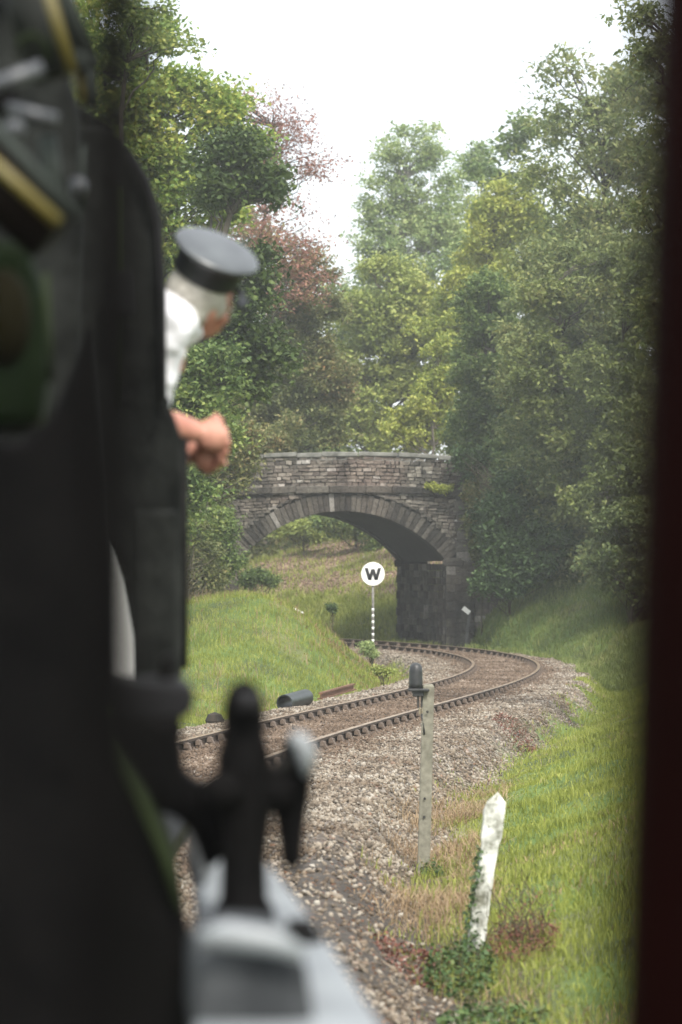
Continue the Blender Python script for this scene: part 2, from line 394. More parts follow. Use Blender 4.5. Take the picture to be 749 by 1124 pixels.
DIRT = ss(23, 19, GY) * ss(1.4, 1.8, GD) * ss(3.6, 2.9, GD) + ss(.5, .9, vnoise(GX, GY, .8, 12)) * ss(2.0, 2.4, np.abs(GD)) * .6
for nm, A in (('gravel', GW), ('dry', DR), ('scree', SCR), ('dirt', DIRT)):
    a = me.attributes.new(nm, 'FLOAT', 'POINT'); a.data.foreach_set('value', np.clip(A, 0, 1).ravel().astype(np.float32))
def ground_mat():
    m = mat('ground', (.1, .1, .05), .95); t = NT(m)
    gr = t.ramp(t.noise(1.1, 6, .7), [(.3, (.05, .085, .018)), (.5, (.085, .14, .026)), (.7, (.13, .18, .035))])
    dry = t.ramp(t.noise(5, 5, .7), [(.3, (.13, .09, .05)), (.7, (.26, .19, .11))])
    vo = t.n('ShaderNodeTexVoronoi'); vo.inputs['Scale'].default_value = 17; tcx = t.n('ShaderNodeTexCoord'); t.l(tcx.outputs['Object'], vo.inputs['Vector'])
    sep = t.n('ShaderNodeSeparateColor'); t.l(vo.outputs['Color'], sep.inputs[0])
    gv = t.ramp(sep.outputs[0], [(0, (.045, .038, .032)), (.3, (.13, .11, .09)), (.6, (.24, .21, .175)), (.9, (.36, .33, .28)), (1, (.26, .13, .08))])
    big = t.ramp(t.noise(.8, 5, .65), [(.36, (.42, .36, .31)), (.6, (1, 1, 1))]); gv = t.mix(1, gv, big, 'MULTIPLY')
    scr = t.ramp(t.noise(7, 6, .75, sc3=(1, .5, 1.6)), [(.30, (.10, .09, .04)), (.45, (.24, .15, .10)), (.6, (.34, .25, .19)), (.75, (.44, .38, .32))])
    c = t.mix(t.attr('dry'), gr, dry)
    c = t.mix(t.attr('scree'), c, scr)
    c = t.mix(t.math('MULTIPLY', t.attr('dirt'), .85), c, (.030, .023, .016))
    gv = t.mix(t.math('MULTIPLY', t.attr('dirt'), .85), gv, (.030, .024, .018))
    c = t.mix(t.attr('gravel'), c, gv); t.base(c)
    t.bump(vo.outputs['Distance'], .8, .03); return m
tag(link('ground', me, ground_mat(), smooth=True), kind='structure')

# ------------------------------------------------------------------ railway track
def line_at(s):
    return (np.interp(s, LS, LX), np.interp(s, LS, LY), np.interp(s, LS, LZ), np.interp(s, LS, LT))
def lpt(s, d, z):
    x, y, zr, th = line_at(s); return Vector((x + d * math.cos(th), y - d * math.sin(th), zr + z))
track = empty('railway_track', lpt(-20, 0, 0))
tag(track, 'single line of bullhead rails in chairs curving through ballast to the stone bridge', 'railway track')
def rail(d):
    # bullhead section, drawn clockwise from the top
    prof = [(-.033, -.004), (-.028, 0), (.028, 0), (.033, -.004), (.033, -.034), (.012, -.048), (.010, -.105), (.030, -.118), (.030, -.142), (-.030, -.142), (-.030, -.118), (-.010, -.105), (-.012, -.048), (-.033, -.034)]
    ps = np.arange(-40, 95, .5); v = []; f = []; mi = []; n = len(prof)
    for s in ps:
        for a, b in prof: v.append(lpt(s, d + a, b))
    for i in range(len(ps) - 1):
        for k in range(n):
            f.append((i * n + k, (i + 1) * n + k, (i + 1) * n + (k + 1) % n, i * n + (k + 1) % n)); mi.append(0 if k in (0, 1, 2) else 1)
    me = bpy.data.meshes.new('rail'); me.from_pydata([tuple(p) for p in v], [], f); me.update()
    bm = bmesh.new(); bm.from_mesh(me); bmesh.ops.recalc_face_normals(bm, faces=bm.faces); bm.to_mesh(me); bm.free()
    o = link('rail', me, [M['rail_head'], M['rail_side']], track); me.polygons.foreach_set('material_index', mi); return o
rail(-.75); rail(.75)
def sleeper_mesh():
    b = MB(); b.box((0, 0, -.085 - .145), (2.5, .25, .17), jit=.008); return b.mesh('sleeper')
def chair_mesh():
    b = MB(); b.box((0, 0, -.133), (.34, .15, .03)); 
    for s in (-1, 1):
        b.prism([(s * .012, -.05, -.118), (s * .115, -.05, -.118), (s * .070, -.05, -.03), (s * .040, -.05, -.03)], (0, 0, 0), (0, .1, 0))
    b.box((.058, 0, -.065), (.05, .17, .05))
    for s in (-1, 1): b.box((s * .145, 0, -.108), (.035, .035, .03))
    return b.mesh('rail_chair')
sm = sleeper_mesh(); sm.materials.append(M['sleeper']); cm = chair_mesh(); cm.materials.append(M['chair'])
for i in range(100):
    s = -12 + i * .70; x, y, zr, th = line_at(s)
    o = bpy.data.objects.new('sleeper', sm); col.objects.link(o); o.parent = track
    o.location = Vector((x, y, zr)) - track.location; o.rotation_euler = (0, 0, -th + random.uniform(-.01, .01))
    for d in (-.75, .75):
        c = bpy.data.objects.new('rail_chair', cm); col.objects.link(c); c.parent = o; c.location = (d, 0, 0)

# ------------------------------------------------------------------ ballast stones
def blob_mesh(name, P, size, material, kind_label=None, squash=.65, seed=3):
    """a loose stone (12-vertex crushed lump) at every point"""
    r = np.random.default_rng(seed); n = len(P)
    t = (1 + 5 ** .5) / 2
    ico = np.array([(-1, t, 0), (1, t, 0), (-1, -t, 0), (1, -t, 0), (0, -1, t), (0, 1, t), (0, -1, -t), (0, 1, -t), (t, 0, -1), (t, 0, 1), (-t, 0, -1), (-t, 0, 1)]) / 1.902
    fc = np.array([(0, 11, 5), (0, 5, 1), (0, 1, 7), (0, 7, 10), (0, 10, 11), (1, 5, 9), (5, 11, 4), (11, 10, 2), (10, 7, 6), (7, 1, 8), (3, 9, 4), (3, 4, 2), (3, 2, 6), (3, 6, 8), (3, 8, 9), (4, 9, 5), (2, 4, 11), (6, 2, 10), (8, 6, 7), (9, 8, 1)])
    V = ico[None] * (1 + r.uniform(-.32, .32, (n, 12, 1)))
    V = V * np.stack([r.uniform(.7, 1.3, n), r.uniform(.7, 1.3, n), r.uniform(.45, .9, n)], 1)[:, None]
    q = r.normal(size=(n, 4)) * np.array([1, .35, .35, 1]); q /= np.linalg.norm(q, axis=1)[:, None]
    w_, x_, y_, z_ = q.T
    Rm = np.stack([1 - 2 * (y_ ** 2 + z_ ** 2), 2 * (x_ * y_ - z_ * w_), 2 * (x_ * z_ + y_ * w_), 2 * (x_ * y_ + z_ * w_), 1 - 2 * (x_ ** 2 + z_ ** 2), 2 * (y_ * z_ - x_ * w_), 2 * (x_ * z_ - y_ * w_), 2 * (y_ * z_ + x_ * w_), 1 - 2 * (x_ ** 2 + y_ ** 2)], 1).reshape(n, 3, 3)
    V = np.einsum('nij,nkj->nki', Rm, V) * (size[:, None, None] / 2) + P[:, None]
    Fc = (fc[None] + (np.arange(n) * 12)[:, None, None]).reshape(-1, 3)
    return link(name, np_mesh(name, V.reshape(-1, 3), Fc, 3), material)
def scatter(n, s0, s1, d0, d1, seed, power=1.0):
    r = np.random.default_rng(seed); s = s0 + (s1 - s0) * r.random(n) ** power; d = r.uniform(d0, d1, n)
    x, y, zr, th = line_at(s); return x + d * np.cos(th), y - d * np.sin(th), d, s
bx, by, bd, bs = scatter(180000, -21, 46, -2.5, 3.3, 4, 1.75)
keep = rng.random(len(bx)) < gravel_w(bd, by, bx) * 1.0
keep &= ~(np.abs(np.abs(bd) - .75) < .06)
keep &= rng.random(len(bx)) < 1 - .85 * ss(22.5, 19, by + (vnoise(bx, by, .5, 40) - .5) * 4) * ss(1.45, 1.95, bd)
bx, by, bd = bx[keep], by[keep], bd[keep]
siz = rng.uniform(.022, .050, len(bx)) * (1 + .25 * ss(30, 60, by)); siz[rng.random(len(siz)) < .03] *= 1.5
bz = gsample(GZ, bx, by) + rng.uniform(-.006, .016, len(bx))
near = np.abs(bd) + rng.normal(0, .16, len(bd)) < 1.15
ru = leafmat('rusted_ballast', [(0, (.035, .026, .02)), (.4, (.10, .07, .048)), (.75, (.17, .125, .09)), (1, (.30, .25, .20))], 0, .9, .95)
tag(blob_mesh('rusty_ballast', np.c_[bx, by, bz][near], siz[near], ru, seed=9), 'brown rust stained ballast between and beside the rails', 'ballast', kind='stuff')
near = ~near
o = blob_mesh('ballast_stones', np.c_[bx, by, bz][near], siz[near], M['ballast'])
tag(o, 'buff and grey crushed stone ballast along the track and its shoulder', 'ballast', kind='stuff')

# ------------------------------------------------------------------ grass
def blades(name, x, y, h, wd, material, lean=.5, seed=1, z=None):
    r = np.random.default_rng(seed); n = len(x)
    if z is None: z = gsample(GZ, x, y) - .01
    a = r.uniform(0, 2 * math.pi, n); l = np.abs(r.normal(0, lean, n)) * h
    dx, dy = np.cos(a), np.sin(a); b = r.uniform(0, 2 * math.pi, n)
    ux, uy = np.cos(b) * wd / 2, np.sin(b) * wd / 2
    P = np.c_[x, y, z]
    V = np.stack([P + np.c_[ux, uy, 0 * ux], P - np.c_[ux, uy, 0 * ux],
                  P + np.c_[dx * l * .35 - ux * .7, dy * l * .35 - uy * .7, h * .62], P + np.c_[dx * l * .35 + ux * .7, dy * l * .35 + uy * .7, h * .62],
                  P + np.c_[dx * l, dy * l, h * np.clip(1.05 - .35 * l / np.maximum(h, 1e-6), .4, 1)]], 1)
    Q = np.array([0, 1, 2, 3])[None] + (np.arange(n) * 5)[:, None]; T3 = np.array([3, 2, 4])[None] + (np.arange(n) * 5)[:, None]
    me = bpy.data.meshes.new(name); me.vertices.add(5 * n); me.vertices.foreach_set('co', V.astype(np.float32).ravel())
    li = np.concatenate([Q, T3], 1).astype(np.int32); me.loops.add(li.size); me.loops.foreach_set('vertex_index', li.ravel())
    ls = (np.arange(n) * 7)[:, None] + np.array([0, 4])[None]; me.polygons.add(2 * n); me.polygons.foreach_set('loop_start', ls.astype(np.int32).ravel())
    me.update(calc_edges=True)
    return link(name, me, material)
# right-hand verge, near part
n = 16000; x, y, d, s = scatter(n, -24, 26, 2.7, 8.0, 61, 1.3); tf = vnoise(x, y, .6, 62); k = (rng.random(n) < ss(.5, .8, tf)) & (np.abs(x) < y * .15 + 1.2); x, y, tf = x[k], y[k], tf[k]
tag(blades('tall_grass', x, y, rng.uniform(.10, .24, len(x)), .007, M['grass'], .5, 63), 'taller ragged tufts standing out of the near verge', 'grass', kind='stuff')
n = 9000; x = rng.uniform(-7, 2.4, n); y = rng.uniform(44, 78, n); k = (gsample(GD, x, y) < -2.3) & (rng.random(n) < ss(.45, .75, vnoise(x, y, 1.1, 64))); x, y = x[k], y[k]
tag(blades('seed_stalks', x, y, rng.uniform(.12, .36, len(x)), .012, M['straw'], .45, 65), 'pale seed stalks over the mound and the bank behind it', 'grass', kind='stuff')
n = 330000; gxr, gyr, gd, gs = scatter(n, -24, 32, 1.65, 8.2, 11, 1.35)
k = (rng.random(n) > gravel_w(gd, gyr, gxr)) & (np.abs(gxr) < gyr * .15 + 1.2) & (rng.random(n) < .25 + .75 * np.maximum(ss(2.5, 3.4, gd), ss(45, 60, gyr)))
gxr, gyr, gd = gxr[k], gyr[k], gd[k]; tall = vnoise(gxr, gyr, .7, 21)
tag(blades('verge_grass', gxr, gyr, rng.uniform(.03, .095, len(gxr)) * (.6 + tall * .9), .006 + .0002 * gyr, M['grass'], .6, 12), 'bright green grass on the near bank right of the track', 'grass', kind='stuff')
# far right bank
n = 120000; gxr, gyr, gd, gs = scatter(n, 26, 52, 1.6, 13, 13)
k = (rng.random(n) > gravel_w(gd, gyr, gxr)); gxr, gyr = gxr[k], gyr[k]
tag(blades('bank_grass', gxr, gyr, rng.uniform(.08, .24, len(gxr)), .022, M['grass_shaded'], .7, 14), 'rough grass beside the right bridge pier, the bank shade put into its colour', 'grass', kind='stuff')
# left mound and the bank behind it
n = 250000; x = rng.uniform(-9, 2.8, n); y = rng.uniform(40, 80, n); D = gsample(GD, x, y)
k = (D < -1.9) & (rng.random(n) > gravel_w(D, y, x)) & (x > -.075 * y - 1); x, y = x[k], y[k]
tag(blades('mound_grass', x, y, rng.uniform(.04, .14, len(x)) * (.5 + vnoise(x, y, .8, 22) * 1.0), .013, M['grass'], .6, 15), 'sunlit green grass covering the mound left of the track', 'grass', kind='stuff')
n = 9000; x = rng.uniform(-4.5, 1.2, n); y = rng.uniform(56, 66, n); k = (rng.random(n) < ss(.55, .8, vnoise(x, y, .5, 31)) * ss(57.5, 61, y + (vnoise(x, y, 1.7, 32) - .5) * 4)) & (gsample(GD, x, y) < -2.6); x, y = x[k], y[k]
tag(blades('dead_bracken', x, y, rng.uniform(.05, .16, len(x)), .03, leafmat('dead_bracken', [(0, (.10, .055, .03)), (.5, (.22, .13, .06)), (1, (.33, .24, .13))], .2, 1), 1.3, 33), 'dead brown bracken along the crest of the mound', 'bracken', kind='stuff')
# beyond the bridge
n = 110000; x = rng.uniform(-7, 5, n); y = rng.uniform(86, 118, n); D = gsample(GD, x, y)
k = (D > 2.1) & (rng.random(n) > gsample(SCR, x, y) * .9); x, y = x[k], y[k]
tag(blades('cutting_grass', x, y, rng.uniform(.12, .34, len(x)), .03, M['grass'], .8, 16), 'rough grass on the cutting slope seen through the arch', 'grass', kind='stuff')
# scree stones on the cutting slope
n = 26000; x = rng.uniform(-7, 5, n); y = rng.uniform(88, 112, n); k = rng.random(n) < gsample(SCR, x, y) * .9; x, y = x[k], y[k]
tag(blob_mesh('scree_stones', np.c_[x, y, gsample(GZ, x, y) + .02], rng.uniform(.04, .15, len(x)), leafmat('scree_stone', [(0, (.07, .05, .035)), (.5, (.19, .13, .09)), (.85, (.30, .22, .16)), (1, (.42, .38, .33))], 0, .8, .95), seed=8), 'loose brown rubble lying on the slope beyond the arch', 'rubble', kind='stuff')
# dry straw between ballast and verge
n = 42000; x, y, d, s = scatter(n, -21, 6, 2.05, 3.3, 17, 1.2); k = rng.random(n) < ss(.35, .7, vnoise(x, y, .55, 23)) * ss(33, 25, y) * ss(2.2, 2.9, d) * (.12 + .88 * ss(17.5, 20.5, y)); x, y = x[k], y[k]
tag(blades('dry_grass', x, y, rng.uniform(.04, .20, len(x)), .007, M['straw'], 1.5, 18), 'dead straw coloured grass between the ballast and the verge', 'dry grass', kind='stuff')

n = 90000; x, y, d, s = scatter(n, -24, 24, 2.9, 8, 51, 1.3); k = (rng.random(n) < ss(.62, .85, vnoise(x, y, .45, 52)) * .8 * ss(-.2, .3, vnoise(x, y, 2.2, 53) - .35)) & (np.abs(x) < y * .15 + 1.2); x, y = x[k], y[k]
tag(blades('dead_grass', x, y, rng.uniform(.03, .11, len(x)), .008, M['straw'], 1.0, 54), 'dead straw patches in the green verge', 'dry grass', kind='stuff')
n = 9000; x, y, d, s = scatter(n, -22, -9, 1.8, 3.4, 55, 1.0)
tag(blades('fallen_leaves', x, y, rng.uniform(.008, .02, n), .03, leafmat('fallen_leaf', [(0, (.08, .035, .02)), (.5, (.18, .08, .04)), (1, (.32, .22, .10))], .1, 1), 1.6, 56), 'brown fallen leaves on the dark soil beside the ballast', 'leaves', kind='stuff')

# ------------------------------------------------------------------ bridge
def bridge():
    root = empty('stone_bridge', (0, BY, -.3))
    tag(root, 'dark weathered stone arch bridge carrying a lane over the curving track', 'bridge')
    Y0 = BY; sc_ = F / BY
    X = lambda px: sx(px, BY); Z = lambda py: hz(py, BY)
    cx = X(373); zs = Z(616); a = (X(491) - X(262)) / 2; cxi = (X(491) + X(262)) / 2
    rise = Z(560.5) - zs
    Rr = (a * a + rise * rise) / (2 * rise); cz = zs + rise - Rr             # segmental arch circle
    th0 = math.asin(a / Rr); ring = Z(541) - Z(560.5)
    X0, X1 = X(246), X(521); zb = -.9; camber = lambda x: -.0125 * (x - cxi) ** 2
    zst = Z(537.5); zcop = Z(500.5)
    # solid core of the spandrels and parapet with the opening cut by its outline
    def outline(r_, x0, x1, ztop, zbot, yy):
        pts = [(x0, yy, zbot), (x0, yy, ztop), (x1, yy, ztop), (x1, yy, zbot), (cxi + a, yy, zbot)]
        N = 36
        for i in range(N + 1):
            th = th0 - 2 * th0 * i / N; pts.append((cxi + r_ * math.sin(th), yy, cz + r_ * math.cos(th)))
        pts.append((cxi - a, yy, zbot)); return pts
    W = 5.2; sk = Vector((BSH * W, W, 0))
    for a0, a1 in ((0, .45), (4.6, 5.1)):
        MB().prism(outline(Rr, X0, X1, zst, zb, BY + .10), (BSH * a0, a0, 0), (BSH * a1, a1, 0)).build('wall_core', M['mortar'], root)
        MB().box(((X(263) + X(515)) / 2 + BSH * a0, BY + .12 + (a0 + a1) / 2, (zst + zcop) / 2 - .08), (X(515) - X(263), a1 - a0 - .06, zcop - zst - .16)).build('parapet_core', M['mortar'], root)
    # barrel vault and inner abutment walls
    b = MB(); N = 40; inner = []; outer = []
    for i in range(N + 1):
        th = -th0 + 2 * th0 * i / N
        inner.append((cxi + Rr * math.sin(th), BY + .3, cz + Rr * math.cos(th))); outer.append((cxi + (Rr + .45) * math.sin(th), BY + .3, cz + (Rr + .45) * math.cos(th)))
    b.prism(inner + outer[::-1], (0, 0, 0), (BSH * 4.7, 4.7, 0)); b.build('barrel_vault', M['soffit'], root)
    for s in (-1, 1):
        b = MB(); e = cxi + s * a
        nrow = int((zs - zb) / .21)
        for r_ in range(nrow):
            z0 = zb + r_ * .21; off = random.uniform(0, .4); yv = BY + .28 - off * 0
            t = yv
            while t < BY + 4.9:
                L = random.uniform(.3, .6); L = min(L, BY + 5 - t)
                yc = t + L / 2; dx = BSH * (yc - BY - .1)
                b.box((e + dx + s * (.2 - random.uniform(0, .02)), yc, z0 + .1), (.4, L - .015, .195), jit=.006); t += L
        b.build('abutment', M['stone_cut'], root)
    # rubble face built stone by stone
    def face(z_lo, z_hi, course, xa, xb, cut=None, depth=.16, yoff=0, mb=None, jx=(.12, .34), camb=True):
        mb = mb or MB(); z = z_lo
        while z < z_hi - .04:
            h = min(course * random.uniform(.8, 1.25), z_hi - z); zm = z + h / 2
            x = xa - random.uniform(0, .2)
            while x < xb:
                Lw = random.uniform(*jx); xl, xr = max(x, xa), min(x + Lw, xb); x += Lw
                if cut:
                    c = cut(z, zm, z + h)
                    if c:
                        l, r_ = c
                        if xl >= l and xr <= r_: continue
                        if xl < l < xr: xr = l
                        elif xl < r_ < xr: xl = r_
                if xr - xl < .05: continue
                p = random.uniform(0, .06); dz = camber((xl + xr) / 2) if camb else 0
                mb.box(((xl + xr) / 2, BY + yoff + depth / 2 - p, zm + dz), (xr - xl - .022, depth, h - .022), jit=.016)
            z += h
        return mb
    Ro = Rr + ring
    def cut_ring(z0, zm, z1):
        if z0 < zs: return (cxi - a - .02, cxi + a + .02)
        t = Ro * Ro - (z0 - cz) ** 2
        return (cxi - math.sqrt(t), cxi + math.sqrt(t)) if t > 0 else None
    face(zb, zst - .07, .105, X0, X1, cut_ring).build('spandrel_wall', M['stone'], root)
    face(zst + .10, zcop, .115, X(262), X(517), None, .16, .03).build('parapet', M['stone'], root)
    # voussoirs
    v = MB(); N = 47
    for i in range(N):
        t0 = -th0 + 2 * th0 * i / N; t1 = t0 + 2 * th0 / N - .0035; d = random.uniform(-.05, .02); rr = Ro + random.uniform(-.07, .03)
        pts = [(cxi + q * math.sin(t), BY + .02 + d, cz + q * math.cos(t)) for q, t in ((Rr - .02, t0), (rr, t0), (rr, t1), (Rr - .02, t1))]
        v.prism(pts, (0, -.02, 0), (0, .26, 0))
    v.build('arch_ring', M['stone_cut'], root, bevel=.012)
    hm = MB(); N = 30     # thin hood course over the ring
    for i in range(N):
        t0 = -th0 * .93 + 1.86 * th0 * i / N; t1 = t0 + 1.86 * th0 / N - .001
        pts = [(cxi + q * math.sin(t), BY, cz + q * math.cos(t)) for q, t in ((Ro + .034, t0), (Ro + .085, t0), (Ro + .085, t1), (Ro + .034, t1))]
        hm.prism(pts, (0, -.055, 0), (0, .1, 0))
    hm.build('hood_mould', M['stone_cut'], root)
    # string course and coping, in separate stones following the camber
    def course(name, xa, xb, zc, h, y0, y1, m, L=(.7, 1.2), jz=.012):
        mb = MB(); x = xa
        while x < xb - .05:
            l = min(random.uniform(*L), xb - x); xc = x + l / 2; dz = camber(xc) + random.uniform(-jz, jz)
            sl = math.atan(-.025 * (xc - cxi)); mb.box((xc, (y0 + y1) / 2, zc + dz), (l - .012, y1 - y0, h), Matrix.Rotation(-sl, 3, 'Y'), jit=.008); x += l
        return mb.build(name, m, root, bevel=.025)
    course('string_course', X(256), X(522), zst + .02, .21, BY - .13, BY + .3, M['stone_cut'])
    course('coping', X(258), X(519), zcop + .055, .13, BY - .06, BY + .50, M['coping'], jz=.02)
    course('coping', X(255) + BSH * 4.7, X(506) + BSH * 4.7, zcop + .055, .13, BY + 4.6, BY + 5.2, M['coping'], jz=.02)
    face(zst + .10, zcop, .16, X(262) + BSH * 4.7, X(500) + BSH * 4.7, None, .16, 4.52).build('parapet', M['stone'], root)
    # pilasters, quoins and imposts
    p = MB(); z = zb; i = 0
    while z < zst - .1:
        h = .3; wd = (.46 if i % 2 else .36); p.box((X(506) + .1, BY + .07, z + h / 2), (wd + .1, .36, h - .012), jit=.014); z += h; i += 1
    p.build('pilaster', M['stone_cut'], root, bevel=.012)
    p = MB(); z = zb; i = 0
    while z < zst - .1:
        h = .3; wd = (.42 if i % 2 else .32); p.box((X(253), BY + .07, z + h / 2), (wd, .30, h - .012), jit=.014); z += h; i += 1
    p.build('pilaster', M['stone_cut'], root, bevel=.012)
    q = MB(); q2 = MB(); z = zb; i = 0
    while z < zs - .12:
        h = .26; wd = .44 if i % 2 else .28; q.box((X(491) + wd / 2 - .03, BY + .05, z + h / 2), (wd, .34, h - .012), jit=.014)
        ex = cxi + a + BSH * 5; q2.box((ex + .14, BY + 5.0, z + h / 2), (wd * .9, .34, h - .012), jit=.014); z += h; i += 1
    q.build('quoins', M['stone_cut'], root, bevel=.012); q2.build('quoins', M['stone_cut'], root, bevel=.012)
    for ex, ey in ((cxi + a - .04, BY), (cxi + a + BSH * 4.9 - .05, BY + 4.9), (cxi - a + .02, BY)):
        im = MB(); im.box((ex + (.22 if ex > 0 else -.22), ey + .12, zs - .05), (.62, .5, .22), jit=.02); im.build('impost', M['stone_cut'], root, bevel=.05)
    # road slab between the parapets and stepped wing walls
    rd = MB(); rd.prism([(X0 + .1, BY + .5, zst - .25), (X1 - .1, BY + .5, zst - .25), (X1 - .1 + BSH * 4.1, BY + 4.6, zst - .25), (X0 + .1 + BSH * 4.1, BY + 4.6, zst - .25)], (0, 0, 0), (0, 0, .3)); rd.build('road_slab', M['mortar'], root)
    wl = MB()
    for k_ in range(9):
        xa = X1 + .02 + k_ * .45; zt = zst - .1 - k_ * .13
        z = zb
        while z < zt: wl.box((xa + .22, BY + .25 - k_ * .12, z + .1), (.44, .4, .19), jit=.015); z += .2
    wl.build('wing_wall', M['stone'], root); wl = MB()
    for k_ in range(9):
        xa = X0 - .02 - k_ * .45; zt = zst - .35 - k_ * .2
        z = zb
        while z < zt: wl.box((xa - .22, BY + .25 - k_ * .10, z + .1), (.44, .4, .19), jit=.015); z += .2
    wl.build('wing_wall', M['stone'], root)
    return cxi, a, zst, zcop
bridge()

# ------------------------------------------------------------------ foliage
def leaf_arr(C, size, r, droop=.0, narrow=.5, up=.55):
    """diamond leaves round the points C"""
    n = len(C)
    nrm = r.normal(size=(n, 3)); nrm[:, 2] = np.abs(nrm[:, 2]) + up; nrm /= np.linalg.norm(nrm, axis=1)[:, None]
    t = r.normal(size=(n, 3)); t[:, 2] -= droop; t -= nrm * (t * nrm).sum(1)[:, None]; t /= np.linalg.norm(t, axis=1)[:, None]
    b = np.cross(nrm, t); s = size[:, None]
    return np.stack([C, C + t * s * .5 + b * s * narrow * .5 + nrm * s * .08, C + t * s, C + t * s * .5 - b * s * narrow * .5 + nrm * s * .08], 1)
def foliage(name, C, size, material, parent, r, **kw):
    V = leaf_arr(C, size, r, **kw); n = len(C)
    return link(name, np_mesh(name, V.reshape(-1, 3), np.arange(4 * n).reshape(n, 4)), material, parent)
def limb(mb, p0, p1, r0, r1, r, wob=.12, seg=6, n=5):
    p0 = Vector(p0); p1 = Vector(p1); L = (p1 - p0).length; pts = []
    for i in range(seg + 1):
        t = i / seg; p = p0.lerp(p1, t); sag = math.sin(math.pi * t)
        p = p + Vector((r.normal(), r.normal(), abs(r.normal()) * .5)) * (wob * L * .25 * sag); pts.append(p)
    mb.tube(pts, [r0 + (r1 - r0) * i / seg for i in range(seg + 1)], n, cap=False); return pts
def tree(name, label, cat, base, lobes, Y, leaf, bark, lsz, dens=1.0, clump=.55, depth=.8, seed=1, fill=.55, group=None, trunk_r=.22,
         part='crown', spread=.45, droop=.2, narrow=.55, flat=.7, sub=None, up=.55, twigs=True):
    """base = (px, Y) on the ground or a Vector; lobes = [(px, py, rx_px, ry_px, dY)]"""
    r = np.random.default_rng(seed); k = Y / F
    if not isinstance(base, Vector):
        bx_ = sx(base[0], base[1]); base = Vector((bx_, base[1], gz(bx_, base[1]) - .15))
    root = empty(name, base); tag(root, label, cat, group)
    cl = []
    for lb in lobes:
        px, py, rx, ry = lb[:4]; dY = lb[4] if len(lb) > 4 else 0; c = at(px, py, Y + dY); kk = (Y + dY) / F
        ax, az = rx * kk, ry * kk; ay = max(ax, az * .5) * depth
        nc = max(4, int(fill * 4.4 * (ax * az * 1.0 + ax * ay * .4) / clump ** 2))
        u = r.normal(size=(nc, 3)); u /= np.linalg.norm(u, axis=1)[:, None]
        rad = r.random(nc) ** .33 * (1 - clump * .35 / max(ax, clump)); rad = np.where(r.random(nc) < .45, np.maximum(rad, r.uniform(.78, 1.02, nc)), rad)
        P = u * rad[:, None] * np.array([ax, ay, az]) + np.array(c)
        cl.append(P)
    cl = np.concatenate(cl); nc = len(cl)
    cs = clump * r.uniform(.55, 1.35, nc)
    per = np.maximum(20, (dens * 30 * (cs / lsz) ** 1.7).astype(int)); idx = np.repeat(np.arange(nc), per); n = len(idx)
    g = r.normal(size=(n, 3)); g *= np.array([1, 1, flat]) * spread
    # leaves sit in sprays of a few leaves each, so that the clumps keep ragged outlines
    spray = r.normal(size=(n // 5 + 1, 3)) * np.array([1, 1, flat]) * spread
    g = spray[np.arange(n) // 5] * .85 + g * .28
    C = cl[idx] + g * cs[idx][:, None]
    sz = lsz * r.uniform(.6, 1.3, n)
    V = foliage(part, C, sz, leaf, root, r, droop=droop, narrow=narrow, up=up)
    # trunk and limbs
    mb = MB(); top = Vector(cl[:, :].mean(0)); top.z = np.percentile(cl[:, 2], 85)
    midx = float(np.median(cl[:, 0])); midy = float(np.median(cl[:, 1]))
    tp = limb(mb, base, Vector((midx, midy, top.z)), trunk_r, trunk_r * .2, r, .045, 12, 8)
    if twigs:
        order = r.permutation(nc)[:min(nc, 160)]
        for j in order:
            c = Vector(cl[j]); zs_ = c.z - abs(r.normal()) * .5 - .45 * math.hypot(c.x - midx, c.y - midy)
            q = min(tp, key=lambda p: abs(p.z - zs_)); q = q if q.z < c.z + .5 else tp[0]
            limb(mb, q, c, trunk_r * .20, .012, r, .22, 6, 4)
    mb.build('trunk', bark, root, smooth=True)
    return root
VG = 'trees along the cutting'
# far wood behind everything
for i, (px, py, rx, ry, lf, Y, lab) in enumerate([
        (60, 330, 110, 330, 'leaf_mid', 118, 'tall green tree far left in the wood behind the maple'),
        (255, 420, 90, 200, 'leaf_olive', 112, 'olive tree of the back row behind the rust leaved tree'),
        (360, 420, 70, 130, 'leaf_mid', 124, 'mid green tree of the back row directly behind the left half of the bridge'),
        (585, 330, 90, 210, 'leaf_mid', 112, 'green tree of the back row behind the ivy clad tree'),
        (720, 330, 100, 300, 'leaf_ash', 104, 'dense tree of the back row at the far right edge')]):
    tree('broadleaf_tree', lab, 'tree', (px, Y), [(px, py, rx, ry), (px + 10, py + ry * .5, rx, ry * .6)], Y, M[lf], M['bark'], .26, .9, 1.0, .5, 100 + i, .8, VG, .3, twigs=False)
# poplars
tree('poplar', 'tallest pale poplar with twin tops rising against the white sky', 'tree', (450, 132), [(443, 190, 32, 62), (478, 185, 22, 58), (405, 225, 16, 34), (455, 270, 62, 48), (400, 300, 24, 50), (430, 330, 60, 60), (425, 240, 26, 40), (470, 235, 30, 40), (498, 240, 22, 44)], 132, M['leaf_poplar'], M['pale_bark'], .19, .62, .75, .6, 2, .9, VG, .3)
tree('poplar', 'pale conical poplar right of the twin topped one', 'tree', (524, 134), [(523, 165, 14, 34), (526, 210, 26, 40), (525, 270, 40, 60), (520, 330, 44, 50)], 134, M['leaf_poplar'], M['pale_bark'], .19, .62, .7, .6, 3, .9, VG, .26)
